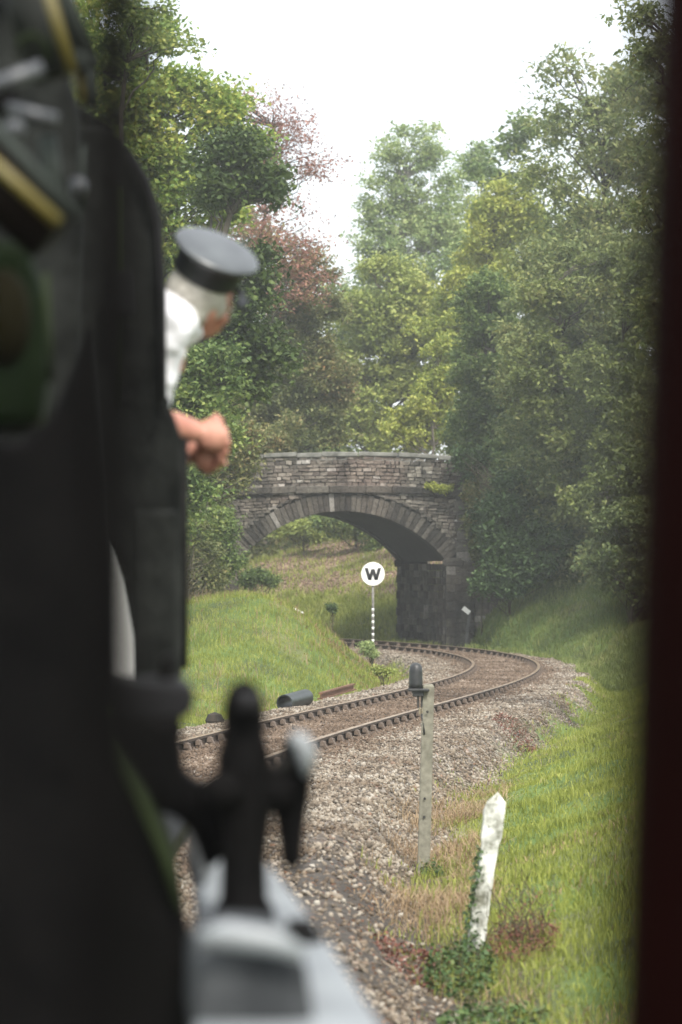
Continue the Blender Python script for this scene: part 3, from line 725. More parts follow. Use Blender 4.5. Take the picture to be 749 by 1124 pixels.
# yellow-green trees behind the parapet
tree('field_maple', 'broad yellow green tree standing above the middle of the parapet', 'tree', (425, 108), [(420, 330, 56, 50), (400, 400, 52, 60), (450, 370, 60, 60), (430, 450, 70, 50)], 108, M['leaf_bright'], M['bark'], .19, 1.2, .7, .6, 4, .95, VG)
tree('field_maple', 'bright yellow sapling close above the right end of the coping', 'tree', (468, 96), [(475, 445, 28, 34), (450, 470, 30, 25), (485, 400, 20, 40), (492, 478, 18, 22), (505, 510, 16, 26)], 98, M['leaf_yellow'], M['bark'], .15, 1.1, .45, .6, 5, .95, VG, .1)
tree('field_maple', 'yellow topped tree between the poplars and the tall right hand tree', 'tree', (560, 105), [(545, 250, 30, 48), (525, 310, 40, 50), (575, 230, 30, 50), (500, 350, 40, 40)], 104, M['leaf_yellow'], M['bark'], .17, 1.15, .6, .6, 6, .9, VG)
# rust coloured trees
tree('rowan', 'sparse rust leaved tree with bare twigs against the sky', 'tree', (215, 90), [(262, 110, 30, 30), (310, 150, 44, 38), (350, 180, 34, 18), (270, 170, 40, 40), (305, 250, 50, 40), (330, 300, 36, 50)], 88, M['leaf_rust'], M['bark'], .11, .32, .5, .6, 7, .8, VG, .14, spread=.8)
tree('hazel', 'olive and russet tree hanging over the left end of the parapet', 'tree', (225, 90), [(330, 340, 52, 60), (345, 420, 40, 60), (300, 420, 50, 60), (330, 470, 50, 26), (290, 480, 40, 30, -5)], 89.5, M['leaf_olive'], M['bark'], .13, 1.15, .5, .45, 8, 1.0, VG)
tree('hazel', 'drooping olive branches in front of the left end of the bridge', 'tree', (215, 73), [(232, 480, 50, 60), (244, 520, 30, 34), (210, 560, 30, 46), (262, 500, 22, 20)], 75, M['leaf_olive'], M['bark'], .12, 1.15, .45, .5, 9, 1.0, VG, .12)
# left maples
tree('sycamore', 'large light green tree at the upper left behind the locomotive', 'tree', (120, 62), [(110, 60, 90, 80), (235, 112, 36, 26), (255, 150, 40, 40), (180, 140, 70, 70), (120, 220, 90, 90), (200, 240, 60, 60), (120, 330, 100, 80), (215, 330, 50, 70)], 62, M['leaf_maple'], M['bark'], .15, 1.15, .6, .5, 10, .95, VG)
tree('sycamore', 'dark green maple leaning out beside the fireman cap', 'tree', (120, 58), [(262, 160, 26, 22), (285, 200, 34, 34), (240, 190, 40, 40), (285, 285, 26, 26), (270, 330, 36, 30), (285, 395, 30, 36), (245, 400, 50, 60)], 58, M['leaf_dark'], M['bark'], .15, 1.25, .48, .6, 11, 1.0, VG)
tree('sycamore', 'loose branch ends with brown seeds at the very top left', 'tree', (60, 57), [(160, 20, 26, 26), (190, 45, 22, 12), (130, 40, 30, 40)], 57, M['leaf_mid'], M['bark'], .13, .75, .4, .6, 12, .55, VG, .15)
tree('hawthorn', 'dull green hawthorn filling the gap below the driver hands', 'tree', (150, 60), [(212, 470, 46, 60), (235, 430, 38, 50), (208, 530, 26, 40), (200, 420, 30, 40), (198, 585, 20, 26)], 56.5, M['leaf_mid'], M['bark'], .12, 1.1, .45, .6, 13, .9, VG, .12)
# right side
tree('ivy_clad_tree', 'dark tree wrapped in ivy rising from the right end of the bridge', 'tree', (540, 86.5), [(506, 488, 16, 24, 4), (512, 510, 14, 26, 0), (516, 470, 20, 30, 3), (540, 500, 24, 40, 4), (530, 340, 34, 50), (540, 400, 44, 50), (530, 445, 34, 44), (545, 490, 36, 50), (548, 525, 24, 30, -3), (566, 520, 30, 60, -2)], 87, M['leaf_mid'], M['bark'], .13, 1.4, .45, .6, 14, 1.15, VG, .3)
tree('ash', 'tall loose leaved ash at the upper right with sky between its leaves', 'tree', (690, 88), [(625, 75, 26, 22), (655, 95, 34, 36), (610, 115, 24, 30), (640, 150, 50, 40), (690, 140, 40, 60), (600, 205, 36, 30), (650, 230, 60, 50), (700, 260, 50, 80), (620, 290, 60, 50)], 80, M['leaf_ash'], M['bark'], .20, .95, .5, .55, 15, .40, VG, .25, spread=.75, droop=1.0, narrow=.4)
tree('ash', 'broad olive green tree filling the right bank below the tall ash', 'tree', (660, 88), [(600, 350, 50, 60), (660, 360, 70, 80), (600, 440, 50, 60), (660, 470, 70, 70), (620, 540, 70, 60), (690, 570, 60, 60), (575, 400, 30, 60), (650, 300, 70, 50), (640, 620, 50, 26)], 79, M['leaf_ash'], M['bark'], .15, 1.15, .6, .5, 16, 1.05, VG, droop=.7, narrow=.45)
tree('ash', 'near dark leaves hanging into the top right corner', 'tree', (800, 42), [(725, 60, 34, 50), (745, 140, 40, 60), (715, 15, 24, 18), (735, 220, 36, 50), (760, 330, 60, 90)], 42, M['leaf_ash'], M['bark'], .13, .9, .36, .6, 17, .7, VG, .2, droop=1.3, narrow=.38)
tree('field_maple', 'paler yellow olive tree standing before the right hand wood', 'tree', (640, 90), [(600, 330, 26, 40), (585, 420, 26, 40), (625, 470, 30, 34), (655, 300, 26, 40), (610, 390, 22, 30)], 76, M['leaf_ash2'], M['bark'], .14, 1.0, .45, .6, 71, .8, VG, .1)
tree('hazel', 'mid green hazel with broad leaves low on the right bank edge', 'tree', (690, 86), [(670, 420, 34, 50), (690, 520, 40, 50), (650, 545, 34, 34), (700, 330, 30, 50)], 75, M['leaf_ash2'], M['bark'], .15, .9, .45, .6, 72, .7, VG, .1)
BG = 'bushes along the cutting'
tree('ivy', 'dark ivy and brambles smothering the wing wall right of the pilaster', 'ivy', (560, 79), [(508, 502, 10, 16, 2.3), (520, 510, 14, 24, 2.3), (553, 560, 22, 50), (560, 620, 24, 34), (545, 610, 12, 30), (590, 600, 30, 40), (528, 640, 8, 20)], 78.3, M['leaf_ivy'], M['stem'], .11, 1.3, .34, .6, 61, 1.2, None, .05)
tree('bush', 'low dark bush at the foot of the trees on the right bank', 'bush', (620, 84), [(560, 575, 40, 40), (610, 600, 50, 34), (670, 610, 50, 34), (585, 540, 40, 40)], 80, M['leaf_ivy'], M['stem'], .13, 1.2, .4, .6, 18, 1.0, BG, .06)
tree('bush', 'olive bush hanging over the far right end of the bank', 'bush', (690, 74), [(690, 600, 50, 50), (730, 620, 50, 60)], 74, M['leaf_ash'], M['stem'], .13, 1.2, .4, .6, 19, 1.0, BG, .06)
tree('bush', 'dense shaded undergrowth filling the right bank under the ash trees', 'bush', (650, 83), [(600, 560, 60, 50), (650, 590, 60, 50), (700, 600, 50, 60), (640, 520, 80, 50), (700, 500, 60, 80)], 83, M['leaf_ash'], M['stem'], .13, 1.2, .5, .6, 41, 1.0, BG, .06)
tree('bush', 'dark thicket behind the left end of the bridge below the russet tree', 'bush', (235, 86), [(215, 520, 44, 70), (195, 590, 46, 60), (222, 590, 20, 40)], 79, M['leaf_mid'], M['stem'], .12, 1.2, .45, .6, 42, 1.0, BG, .06)
tree('bush', 'bramble thicket on the left bank beyond the mound', 'bush', (205, 66), [(190, 640, 40, 26), (215, 610, 30, 40), (228, 650, 18, 14), (150, 600, 60, 60)], 68, M['leaf_olive'], M['stem'], .09, 1.2, .36, .6, 43, 1.1, BG, .04)
tree('ivy', 'yellow green ivy hanging down the right pilaster of the bridge', 'ivy', (528, 80.2), [(527, 545, 17, 20), (526, 575, 12, 24), (532, 600, 14, 24), (531, 570, 16, 40)], 80.3, M['leaf_olive'], M['stem'], .10, 1.5, .22, .5, 20, 1.3, None, .03, flat=1.2)
tree('ivy', 'small yellow green tuft growing on the string course', 'ivy', Vector((sx(485, BY), BY - .1, hz(541, BY))), [(484, 537, 9, 4), (474, 534, 5, 4), (494, 535, 4, 3)], BY - .15, M['leaf_yellow'], M['stem'], .07, 1.6, .14, .6, 21, 1.6, None, .01, twigs=False)
tree('bush', 'ragged green undergrowth with pale seed heads at the left bridge end', 'bush', (225, 72), [(215, 600, 30, 34), (240, 620, 24, 22), (205, 640, 24, 24), (235, 580, 22, 24)], 72, M['leaf_mid'], M['stem'], .10, 1.2, .34, .6, 22, 1.1, BG, .04)
tree('bush', 'small leafy bush below the left springing of the arch', 'bush', (285, 78), [(283, 632, 14, 8), (272, 638, 10, 8), (300, 640, 8, 5)], 78.5, M['leaf_mid'], M['stem'], .08, 1.3, .18, .6, 23, 1.2, BG, .03)
tree('bush', 'grey green weeds around the foot of the whistle board', 'bush', (408, 69), [(403, 712, 7, 7), (411, 716, 6, 4)], 68.7, M['leaf_poplar'], M['stem'], .07, 1.3, .14, .6, 24, 1.3, BG, .02)
tree('bush', 'low weeds on the edge of the ballast beside the inner rail', 'bush', (425, 60), [(424, 738, 7, 3), (414, 736, 6, 3)], 60, M['leaf_bright'], M['stem'], .06, 1.3, .12, .6, 25, 1.2, BG, .02)
tree('bush', 'dark green bush on the slope seen under the crown of the arch', 'bush', (390, 108), [(385, 577, 24, 14), (410, 590, 22, 12), (360, 572, 16, 9)], 106, M['leaf_mid'], M['stem'], .14, 1.2, .4, .6, 26, 1.2, BG, .05)
tree('bush', 'pale bush on the slope left of the darker one under the arch', 'bush', (335, 108), [(325, 580, 24, 9), (345, 586, 16, 8)], 108, M['leaf_bright'], M['stem'], .14, 1.2, .4, .6, 27, 1.2, BG, .05)
tree('bush', 'little dark weed alone on the grass below the arch', 'bush', (365, 76), [(365, 668, 5, 7)], 76, M['leaf_ivy'], M['stem'], .06, 1.2, .10, .6, 28, 1.2, BG, .02)

# ------------------------------------------------------------------ lineside things
def whistle_board():
    Y = 70.5; x = sx(409.5, Y); zg = gz(x, Y); root = empty('whistle_board', (x, Y, zg - .1)); k = Y / F
    tag(root, 'round white board with a black W on a striped post', 'sign')
    zc = hz(630, Y); r_ = 13 * k
    p = MB(); p.tube([(x, Y, zg - .1), (x, Y, zc - .1)], .032, 12); p.build('post', M['post_grey'], root, smooth=True)
    z0 = zc - r_ - .08; bands = MB(); i = 0
    for i in range(6):
        z1 = z0 - .50 - i * .16; bands.tube([(x, Y, z1), (x, Y, z1 - .075)], .0335, 12)
    bands.build('white_bands', M['white_board'], root, smooth=True)
    d = MB(); d.lathe((x, Y - .05, zc), [(r_ - .006, -.012), (r_, -.006), (r_, .006), (r_ - .006, .012)], 40, Matrix.Rotation(R(90), 3, 'X')); d.build('disc', M['white_board'], root)
    w_ = MB(); h = r_ * .50; t = r_ * .27; wx = r_ * .56      # W from four straight strokes
    pts = [(-wx, h), (-wx * .48, -h), (0, h * .8), (wx * .48, -h), (wx, h)]
    for (x0, z0_), (x1, z1_) in zip(pts[:-1], pts[1:]):
        w_.prism([(x + x0 - t / 2, Y - .064, zc + z0_), (x + x0 + t / 2, Y - .064, zc + z0_), (x + x1 + t / 2, Y - .064, zc + z1_), (x + x1 - t / 2, Y - .064, zc + z1_)], (0, -.001 * (x0 > -.3), 0), (0, -.004 - .001 * (x1 > 0), 0))
    w_.build('letter', M['ink'], root)
    b = MB(); b.box((x, Y - .03, zc), (.09, .03, r_ * 1.2)); b.build('bracket', M['ink'], root)
whistle_board()

def bank_marker():
    Y = 79; x = sx(513, Y); zg = gz(x, Y); root = empty('marker_post', (x, Y, zg))
    tag(root, 'small dark post with a pale tilted plate on the right bank', 'marker')
    b = MB(); b.box((x, Y, (zg + hz(672, Y)) / 2), (.07, .07, hz(672, Y) - zg + .1), Matrix.Rotation(R(6), 3, 'Y')); b.build('post', M['pot_black'], root)
    b = MB(); b.box((x - .03, Y - .05, hz(670, Y)), (.24, .02, .13), Matrix.Rotation(R(38), 3, 'Y')); b.build('plate', M['white_board'], root)
bank_marker()

def lamp_post():
    Y = 22.3; k = Y / F; xb = sx(464.5, Y); zb = gz(xb, Y); xt = sx(470.5, Y); zt = hz(751, Y)
    root = empty('concrete_post', (xb, Y, zb)); tag(root, 'slim grey concrete post carrying a black domed unit beside the ballast', 'post')
    b = MB(); w0, w1 = .052, .046
    a0 = Vector((xb, Y, zb - .12)); a1 = Vector((xt, Y + .02, zt)); v = []
    for c, w_ in ((a0, w0), (a1 - Vector((0, 0, .02)), w1), (a1, w1 - .014)):
        for sx_, sy_ in ((-1, -1), (1, -1), (1, 1), (-1, 1)): v.append(c + Vector((sx_ * w_, sy_ * w_, 0)))
    f = [(3, 2, 1, 0), (8, 9, 10, 11)] + [(i * 4 + j, i * 4 + (j + 1) % 4, i * 4 + 4 + (j + 1) % 4, i * 4 + 4 + j) for i in (0, 1) for j in range(4)]
    b.add(v, f); b.build('shaft', M['concrete'], root, bevel=.006)
    h = MB()
    for py in (781, 876, 896):
        t = (py - 945) / (751 - 945); c = a0.lerp(a1, t); h.lathe((c.x - .004, Y - .0545, hz(py, Y)), [(.0105, -.003), (.0105, .003)], 12, Matrix.Rotation(R(90), 3, 'X'))
    h.build('bolt_hole', M['ink'], root)
    xl = sx(456.5, Y); Yl = Y - .02; g = MB()
    rr = 7.6 * k
    g.lathe((xl, Yl, 0), [(rr * 1.05, hz(756, Y)), (rr * 1.0, hz(750, Y)), (rr * .97, hz(738, Y)), (rr * .9, hz(732, Y)), (rr * .66, hz(729, Y)), (rr * .3, hz(727.6, Y)), (.004, hz(727.3, Y))], 24)
    g.build('dome', M['pot_black'], root, smooth=True)
    c = MB(); c.box((sx(459.5, Y), Yl, hz(757, Y)), (23 * k, .13, .022)); c.box((sx(459, Y), Yl, hz(761, Y)), (12 * k, .09, .05)); c.build('cradle', M['pot_black'], root, bevel=.005)
    c = MB()
    for px in (459, 463): c.tube([(sx(px, Y), Yl, hz(760, Y)), (sx(px, Y), Yl, hz(777, Y))], .008, 8)
    c.build('terminal', M['pot_black'], root)
    c = MB()
    for px in (460.8, 463.6): c.tube([(sx(px, Y), Yl, hz(776, Y)), (sx(px, Y), Yl, hz(784, Y))], .0085, 8)
    c.build('connector', M['brass'], root)
    c = MB(); c.tube([(sx(463, Y), Yl, hz(783, Y)), (sx(464.5, Y), Yl, hz(792, Y)), (sx(465.5, Y), Y - .03, hz(806, Y))], .011, 8); c.build('cable', M['pot_black'], root, smooth=True)
lamp_post()

def white_post():
    Y = 16.9; k = Y / F; xb = sx(514, Y); zb = gz(xb, Y); c0 = Vector((xb, Y, min(zb, hz(1040, Y)) - .2)); top = Vector((sx(544, Y), Y, hz(881, Y)))
    root = empty('boundary_post', (xb, Y, zb)); tag(root, 'leaning white painted post with a pointed top and ivy climbing its foot', 'post')
    n = 22; v = []; f = []; r = np.random.default_rng(5); wob = r.normal(0, .0035, (n + 1, 4, 2))
    for i in range(n + 1):
        t = i / n; c = c0.lerp(top, t); w_ = .050 + .002 * t
        if t > .80: w_ = .060                              # squared head stands proud of the chamfered shaft
        for j, (a, b) in enumerate(((-1, -1), (1, -1), (1, 1), (-1, 1))):
            v.append(c + Vector((a * w_ + wob[i, j, 0], b * w_ * .8 + wob[i, j, 1], 0)))
    for i in range(n):
        for j in range(4): f.append((i * 4 + j, i * 4 + (j + 1) % 4, i * 4 + 4 + (j + 1) % 4, i * 4 + 4 + j))
    f.append((3, 2, 1, 0)); b = MB(); b.add(v, f); base = len(b.v)
    apex = Vector((sx(546.5, Y), Y, hz(869, Y))); b.v.append(tuple(apex)); q = n * 4
    for j in range(4): b.f.append((q + j, q + (j + 1) % 4, base))
    b.build('shaft', M['white_post'], root, bevel=.003)
    rr = np.random.default_rng(9); m_ = 700; t = rr.random(m_) ** 1.8 * .78; C = []
    for tt in t:
        c = c0.lerp(top, tt); sd_ = rr.random()
        if sd_ < .62: C.append((c.x - .056 + rr.normal(0, .012), c.y + rr.uniform(-.06, .06), c.z))
        elif tt < .45 or sd_ < .75: C.append((c.x + rr.uniform(-.07, -.01 + .07 * max(0, .45 - tt) / .45), c.y - .055 + rr.normal(0, .006), c.z))
        else: C.append((c.x - .06, c.y - .04, c.z))
    C = np.array(C); foliage('ivy', C, rr.uniform(.014, .036, m_), M['leaf_ivy'], root, rr, narrow=.9, up=.1, droop=1)
white_post()

def patch(name, label, cat, px, py, Y, rx, ry, hh, n, lsz, m, seed, narrow=.6, stems=0, stalk=None, sx_=None):
    """low plant: leaves over a patch of ground on a few stems; rx in m, ry in m along the view"""
    r = np.random.default_rng(seed); cx = sx(px, Y); root = empty(name, (cx, Y, gz(cx, Y))); tag(root, label, cat)
    a = r.uniform(0, 6.28, n); q = np.sqrt(r.random(n)); x = cx + np.cos(a) * q * rx; y = Y + np.sin(a) * q * ry
    z = gsample(GZ, x, y) + .01 + np.abs(r.normal(0, .5, n)) * hh * (1 - q * .75)
    foliage('leaves', np.c_[x, y, z], lsz * r.uniform(.5, 1.3, n), m, root, r, narrow=narrow, up=.5, droop=.2)
    mb = MB()
    for i in range(stems):
        x0 = cx + r.normal(0, rx * .3); y0 = Y + r.normal(0, ry * .3); z0 = gz(x0, y0) - .02
        limb(mb, (x0, y0, z0), (x0 + r.normal(0, rx * .4), y0 + r.normal(0, ry * .3), z0 + hh * r.uniform(.5, 1.5)), .005, .002, r, .3, 6, 4)
    if stems: mb.build('stem', stalk or M['stem'], root)
    return root
patch('ivy', 'green ivy spreading over the ground round the white post', 'ivy', 505, 1060, 16.4, .22, .8, .24, 1500, .030, M['leaf_ground_ivy'], 31, .9, 14)
patch('bramble', 'dark red brown seeding dock plant right of the white post', 'plant', 572, 1040, 16.8, .24, .5, .36, 1900, .022, M['leaf_dock'], 32, .6, 26)
patch('bramble', 'reddish bramble leaves on the ballast edge left of the white post', 'plant', 462, 1040, .0 + 16.8, .30, .8, .10, 900, .028, M['leaf_dock'], 33, .7, 8)
patch('weeds', 'small ivy clump at the foot of the concrete post', 'plant', 474, 948, 22.1, .09, .2, .15, 420, .028, M['leaf_ground_ivy'], 34, .8, 6, M['straw'])
patch('ivy', 'low ivy creeping along the bottom edge below the white post', 'ivy', 540, 1115, 14.9, .30, .5, .12, 700, .035, M['leaf_ground_ivy'], 35, .9, 8)
patch('bramble', 'brown withered bramble tangle on the bank at the bend', 'plant', 565, 785, 39.5, .3, 1.6, .16, 900, .04, M['leaf_dock'], 36, .5, 20)

def drain_pipe():
    Y = 44.5; k = Y / F; root = empty('drain_pipe', at(326, 778, Y)); tag(root, 'short dark grey plastic pipe lying on the grass beside the left rail', 'pipe')
    r0 = 9.2 * k; z = gz(sx(318, Y), Y) + r0 * .9; a = Vector((sx(313, Y), Y - .35, hz(770.5, Y))); b_ = Vector((sx(335, Y), Y + .75, hz(768, Y)))
    n = 28; d = (b_ - a).normalized(); u = d.cross(Vector((0, 0, 1))).normalized(); w_ = u.cross(d); v = []; f = []
    for c, rr in ((a, r0), (b_, r0), (b_, r0 * .9), (a, r0 * .9)):
        for i in range(n):
            t = 2 * math.pi * i / n; v.append(c + (u * math.cos(t) + w_ * math.sin(t)) * rr)
    for s_ in range(4):
        for i in range(n): f.append((s_ * n + i, s_ * n + (i + 1) % n, ((s_ + 1) % 4) * n + (i + 1) % n, ((s_ + 1) % 4) * n + i))
    mb = MB(); mb.add(v, f); mb.build('pipe', M['pipe_grey'], root, smooth=True, auto=True)
drain_pipe()
def old_rail():
    root = empty('rusty_rail', at(370, 757, 50)); tag(root, 'length of rusty rail lying in the grass behind the pipe', 'rail')
    a = at(352, 761, 48.5); b_ = at(388, 751, 53); a.z = max(a.z, gz(a.x, a.y) + .05); b_.z = max(b_.z, gz(b_.x, b_.y) + .08)
    d = (b_ - a); L = d.length; q = d.to_track_quat('Y', 'Z').to_matrix(); c = (a + b_) / 2
    mb = MB(); mb.box(c, (.07, L, .03), q); mb.box(c - q @ Vector((0, 0, .05)), (.02, L, .07), q); mb.box(c - q @ Vector((0, 0, .1)), (.12, L, .02), q); mb.build('rail', M['rust'], root)
old_rail()
def plank(name, label, px, py, px2, py2, Y, Y2, h, m, w_=.16):
    a = at(px, py, Y); b_ = at(px2, py2, Y2); a.z = gz(a.x, a.y) + h / 2; b_.z = gz(b_.x, b_.y) + h / 2
    root = empty(name, a); tag(root, label, 'plank'); d = b_ - a; q = d.to_track_quat('Y', 'Z').to_matrix()
    mb = MB(); mb.box((a + b_) / 2, (w_, d.length, h), q, jit=.01); mb.build('board', m, root)
plank('timber', 'dark rotten timber in the grass left of the pipe', 285, 770, 348, 757, 46, 51, .07, M['sleeper'])
plank('timber', 'short pale board lying on the mound top', 322, 653, 332, 650, 62, 62.4, .05, M['white_board'], .1)
def rubble():
    root = empty('spoil_heap', at(222, 772, 41)); tag(root, 'dark lumps of spoil beside the track at the left', 'spoil heap')
    r = np.random.default_rng(4); sp = noisy('spoil', (.012, .011, .009), (.04, .03, .02), 9, .9)
    for i in range(18):
        px = r.uniform(200, 245); Y = r.uniform(38.5, 43); x = sx(px, Y); s_ = r.uniform(.05, .16)
        MB().ball((x, Y, gz(x, Y) + s_ * .3), (s_, s_ * r.uniform(.6, 1), s_ * r.uniform(.5, .9)), Matrix.Rotation(r.uniform(0, 6), 3, 'Z'), 6, 4).build('lump', sp, root)
rubble()

# ------------------------------------------------------------------ the engine in the left foreground
def ppoly(pts, Y): return [at(a, b, Y) for a, b in pts]
def engine():
    bx_, by_ = -1.95, 8.0
    root = empty('steam_locomotive', (bx_, by_, 0)); tag(root, 'dark soot black steam engine with yellow lined fittings filling the left foreground', 'locomotive')
    P = lambda pts, Y, dep, name, m, bev=.0: MB().prism(ppoly(pts, Y), (0, 0, 0), (-.079 * dep, dep, 0)).build(name, m, root, bevel=bev)
    # cab: back sheet, side sheets with the window opening, roof, footplate
    P([(200, 745), (201, 520), (199, 478), (192, 456), (184, 440), (183, 300), (177, 228), (163, 190), (143, 160), (110, 140), (-60, 118), (-320, 140), (-420, 230), (-440, 745)], 7.0, .05, 'cab_back', M['cab_black'], .012)
    sh = lambda Y, o=0: -.452 - .079 * (Y - 7) + o
    def side(y0, y1, z0, z1, o=0, name='cab_side'):
        MB().prism([(sh(y0, o), y0, z0), (sh(y0, o), y0, z1), (sh(y1, o), y1, z1), (sh(y1, o), y1, z0)], (0, 0, 0), (-.02, 0, 0)).build(name, M['cab_black'], root)
    zsill = hz(462, 8.2); zr = hz(232, 7.0)
    side(7.06, 7.55, 1.75, zr); side(7.55, 9.1, 1.75, zsill); side(9.1, 9.7, 1.75, zr, name='cab_side')
    MB().tube([(sh(7.5) + .0, 7.5, zsill + .015), (sh(9.1), 9.1, zsill + .015)], .022, 10).build('window_sill', M['black_iron'], root, smooth=True)
    rf = MB(); prof = [(-.47, zr), (-.50, zr + .10), (-.56, zr + .19), (-.68, zr + .28), (-.95, zr + .38), (-1.5, zr + .46), (-2.1, zr + .40), (-2.6, zr + .2), (-2.75, zr)]
    rf.prism([(x, 7.06, z) for x, z in prof] + [(x * .985 - .01, 7.06, z - .04) for x, z in prof[::-1]], (0, 0, 0), (-.079 * 3, 2.9, 0)); rf.build('cab_roof', M['cab_black'], root)
    P([(100, 560), (196, 560), (196, 745), (100, 745)], 7.1, .3, 'cab_floor_box', M['cab_black'], .01)
    for y0 in (7.12,):
        MB().tube([(sh(y0) + .05, y0, 1.85), (sh(y0) + .05, y0, 2.45)], .014, 10).build('handrail', M['black_iron'], root, smooth=True)
    MB().box((-1.6, 8.3, 1.26), (2.2, 2.6, .06)).build('footplate', M['black_iron'], root)
    # frames and wheels under the engine
    for x in (-1.35, -2.55): MB().box((x, 7.5, .85), (.04, 7.5, .5)).build('frame', M['black_iron'], root)
    for Yw in (5.2, 8.4, 10.6):
        for d in (-.75, .75):
            r_ = .52; c = (-1.95 - .079 * (Yw - 8) + d, Yw, .42 + .0)
            MB().lathe(c, [(r_ + .03, -.04), (r_ + .03, -.06), (r_, -.05), (r_, .05), (r_ - .07, .05), (r_ - .07, .02), (.12, .02), (.12, .07), (.03, .08)], 32, Matrix.Rotation(R(90), 3, 'Y')).build('wheel', M['black_iron'], root, smooth=False)
    MB().tube(ppoly([(136, 205), (136, 330), (134, 445)], 6.97), .010, 10).build('beading', M['edge_green'], root, smooth=True)
    MB().tube(ppoly([(146, 172), (162, 200), (173, 240), (177, 300), (178, 440)], 6.97), .008, 10).build('beading', M['dark_grey'], root, smooth=True)
    P([(112, 300), (150, 296), (152, 345), (112, 345)], 6.9, .06, 'inspection_plate', M['dark_grey'], .012)
    # tank and bunker body nearer the carriage
    edge = [(20, 486), (56, 455), (78, 400), (94, 350), (106, 520), (110, 640), (112, 740), (118, 782), (140, 836), (168, 892), (190, 950), (205, 1005), (213, 1060), (215, 1170)]
    P([(-260, 440)] + edge + [(-260, 1170)], 4.2, .9, 'tank', M['near_black'], .02)
    MB().tube(ppoly([(112, 775), (132, 822), (158, 876), (182, 935), (199, 1000)], 4.18), [.006, .012, .014, .012, .006], 10).build('beading', M['edge_green'], root, smooth=True)  # lighter green tube painting the lit rim of the tank
    # white strip standing in for a streak of glare, and the shelf
    P([(119, 588), (131, 596), (143, 640), (152, 700), (153, 752), (126, 754), (123, 680)], 4.7, .05, 'glare_strip', M['white_board'], .012)
    P([(150, 560), (196, 560), (196, 745), (150, 745)], 6.6, .04, 'cab_panel', M['cab_black'], .01)
    P([(112, 758), (122, 750), (206, 750), (216, 760), (212, 782), (196, 792), (118, 792)], 4.35, .3, 'shelf', M['dark_grey'], .014)
    P([(176, 722), (196, 716), (197, 750), (176, 750)], 4.5, .05, 'bracket', M['black_iron'], .01)
    P([(116, 786), (205, 786), (200, 812), (204, 846), (222, 866), (252, 862), (252, 934), (228, 962), (206, 905), (150, 880)], 4.3, .12, 'valve_casting', M['near_black'], .03)
    # upright hose pipe stand with its domed cap, cross arm, hook plate
    Y = 4.2; k = Y / F; st = MB()
    st.lathe((sx(268, Y), Y, 0), [(q * k, hz(py, Y)) for py, q in ((1016, 24), (1008, 34), (996, 33), (985, 26), (945, 25), (915, 29), (880, 33), (850, 31), (828, 30), (812, 25), (798, 23), (785, 24), (770, 22), (758, 18), (750, 12), (746, 3))], 28)
    st.build('hose_stand', M['near_black'], root, smooth=True)
    MB().ball(at(244, 868, 4.15), (.035, .03, .03)).build('valve_nut', M['near_black'], root, smooth=True)
    MB().tube(ppoly([(262, 770), (286, 772)], 4.14), .016, 8).build('gland', M['dark_grey'], root)
    MB().tube(ppoly([(262, 862), (292, 868), (322, 874)], Y), [.030, .026, .03], 14).build('cross_arm', M['near_black'], root, smooth=True)
    MB().tube(ppoly([(262, 850), (300, 850), (318, 832)], Y), [.012, .012, .016], 14).build('cross_arm', M['black_iron'], root, smooth=True)
    P([(306, 840), (312, 815), (324, 804), (338, 810), (346, 836), (342, 872), (336, 915), (333, 948), (322, 962), (309, 948), (304, 905), (296, 880)], 4.22, .05, 'hook', M['near_black'], .016)
    MB().tube(ppoly([(318, 808), (330, 813), (337, 830), (337, 852)], 4.19), [.010, .016, .017, .006], 12).build('lever', M['pale_paint'], root, smooth=True)
    # pale step plate at the bottom, box, bolts and a pale tube painted as its highlight band
    z = 1.575
    pl = [(sx(292, 5.1), 5.1), (sx(352, 4.15), 4.15), (sx(424, 3.25), 3.25), (sx(452, 2.95), 2.95), (sx(214, 2.95), 2.95), (sx(214, 5.1), 5.1)]
    MB().prism([(x, y, z) for x, y in pl], (0, 0, 0), (0, 0, -.03)).build('step_plate', M['pale_paint'], root, bevel=.008)
    P([(212, 1050), (232, 1038), (322, 1042), (338, 1066), (352, 1160), (210, 1160)], 3.3, .35, 'step_box', M['grey_box'], .05)
    MB().tube(ppoly([(218, 1030), (250, 1026), (300, 1034), (334, 1048)], 3.28), [.010, .017, .016, .008], 12).build('step_highlight', M['pale_paint'], root, smooth=True)
    P([(204, 905), (232, 900), (242, 925), (232, 965), (212, 985), (204, 950)], 4.5, .05, 'casting_plate', M['dull_grey'], .016)
    MB().lathe((sx(330, 4.0), 4.0, z), [(.034, 0), (.034, .012), (.02, .02), (.02, .03)], 16).build('bolt', M['black_iron'], root)
    # lined fittings at the top left; grey-green tubes paint their edge highlights
    P([(-200, -300), (30, -300), (60, 30), (84, 120), (88, 250), (82, 460), (-200, 460)], 5.6, .1, 'upper_casing', M['cab_black'], .02)
    def bar(a, b_, r_, Y, name, m, r2=None): MB().tube(ppoly([a, b_], Y), [r_ * Y / F, (r2 or r_) * Y / F], 14).build(name, m, root, smooth=True)
    bar((18, -50), (62, 82), 30, 4.9, 'fender', M['cab_black'])
    bar((58, -40), (92, 62), 8, 4.72, 'edge_highlight', M['grey_green'])
    bar((44, -40), (78, 80), 6.5, 4.70, 'lining', M['yellow_line'])
    MB().ball(at(86, 68, 4.72), (.026, .02, .022)).build('joint', M['grey_green'], root, smooth=True)
    bar((84, 78), (93, 112), 9, 4.75, 'lining', M['yellow_line']); bar((94, 76), (97, 118), 4, 4.7, 'edge_highlight', M['grey_green'])
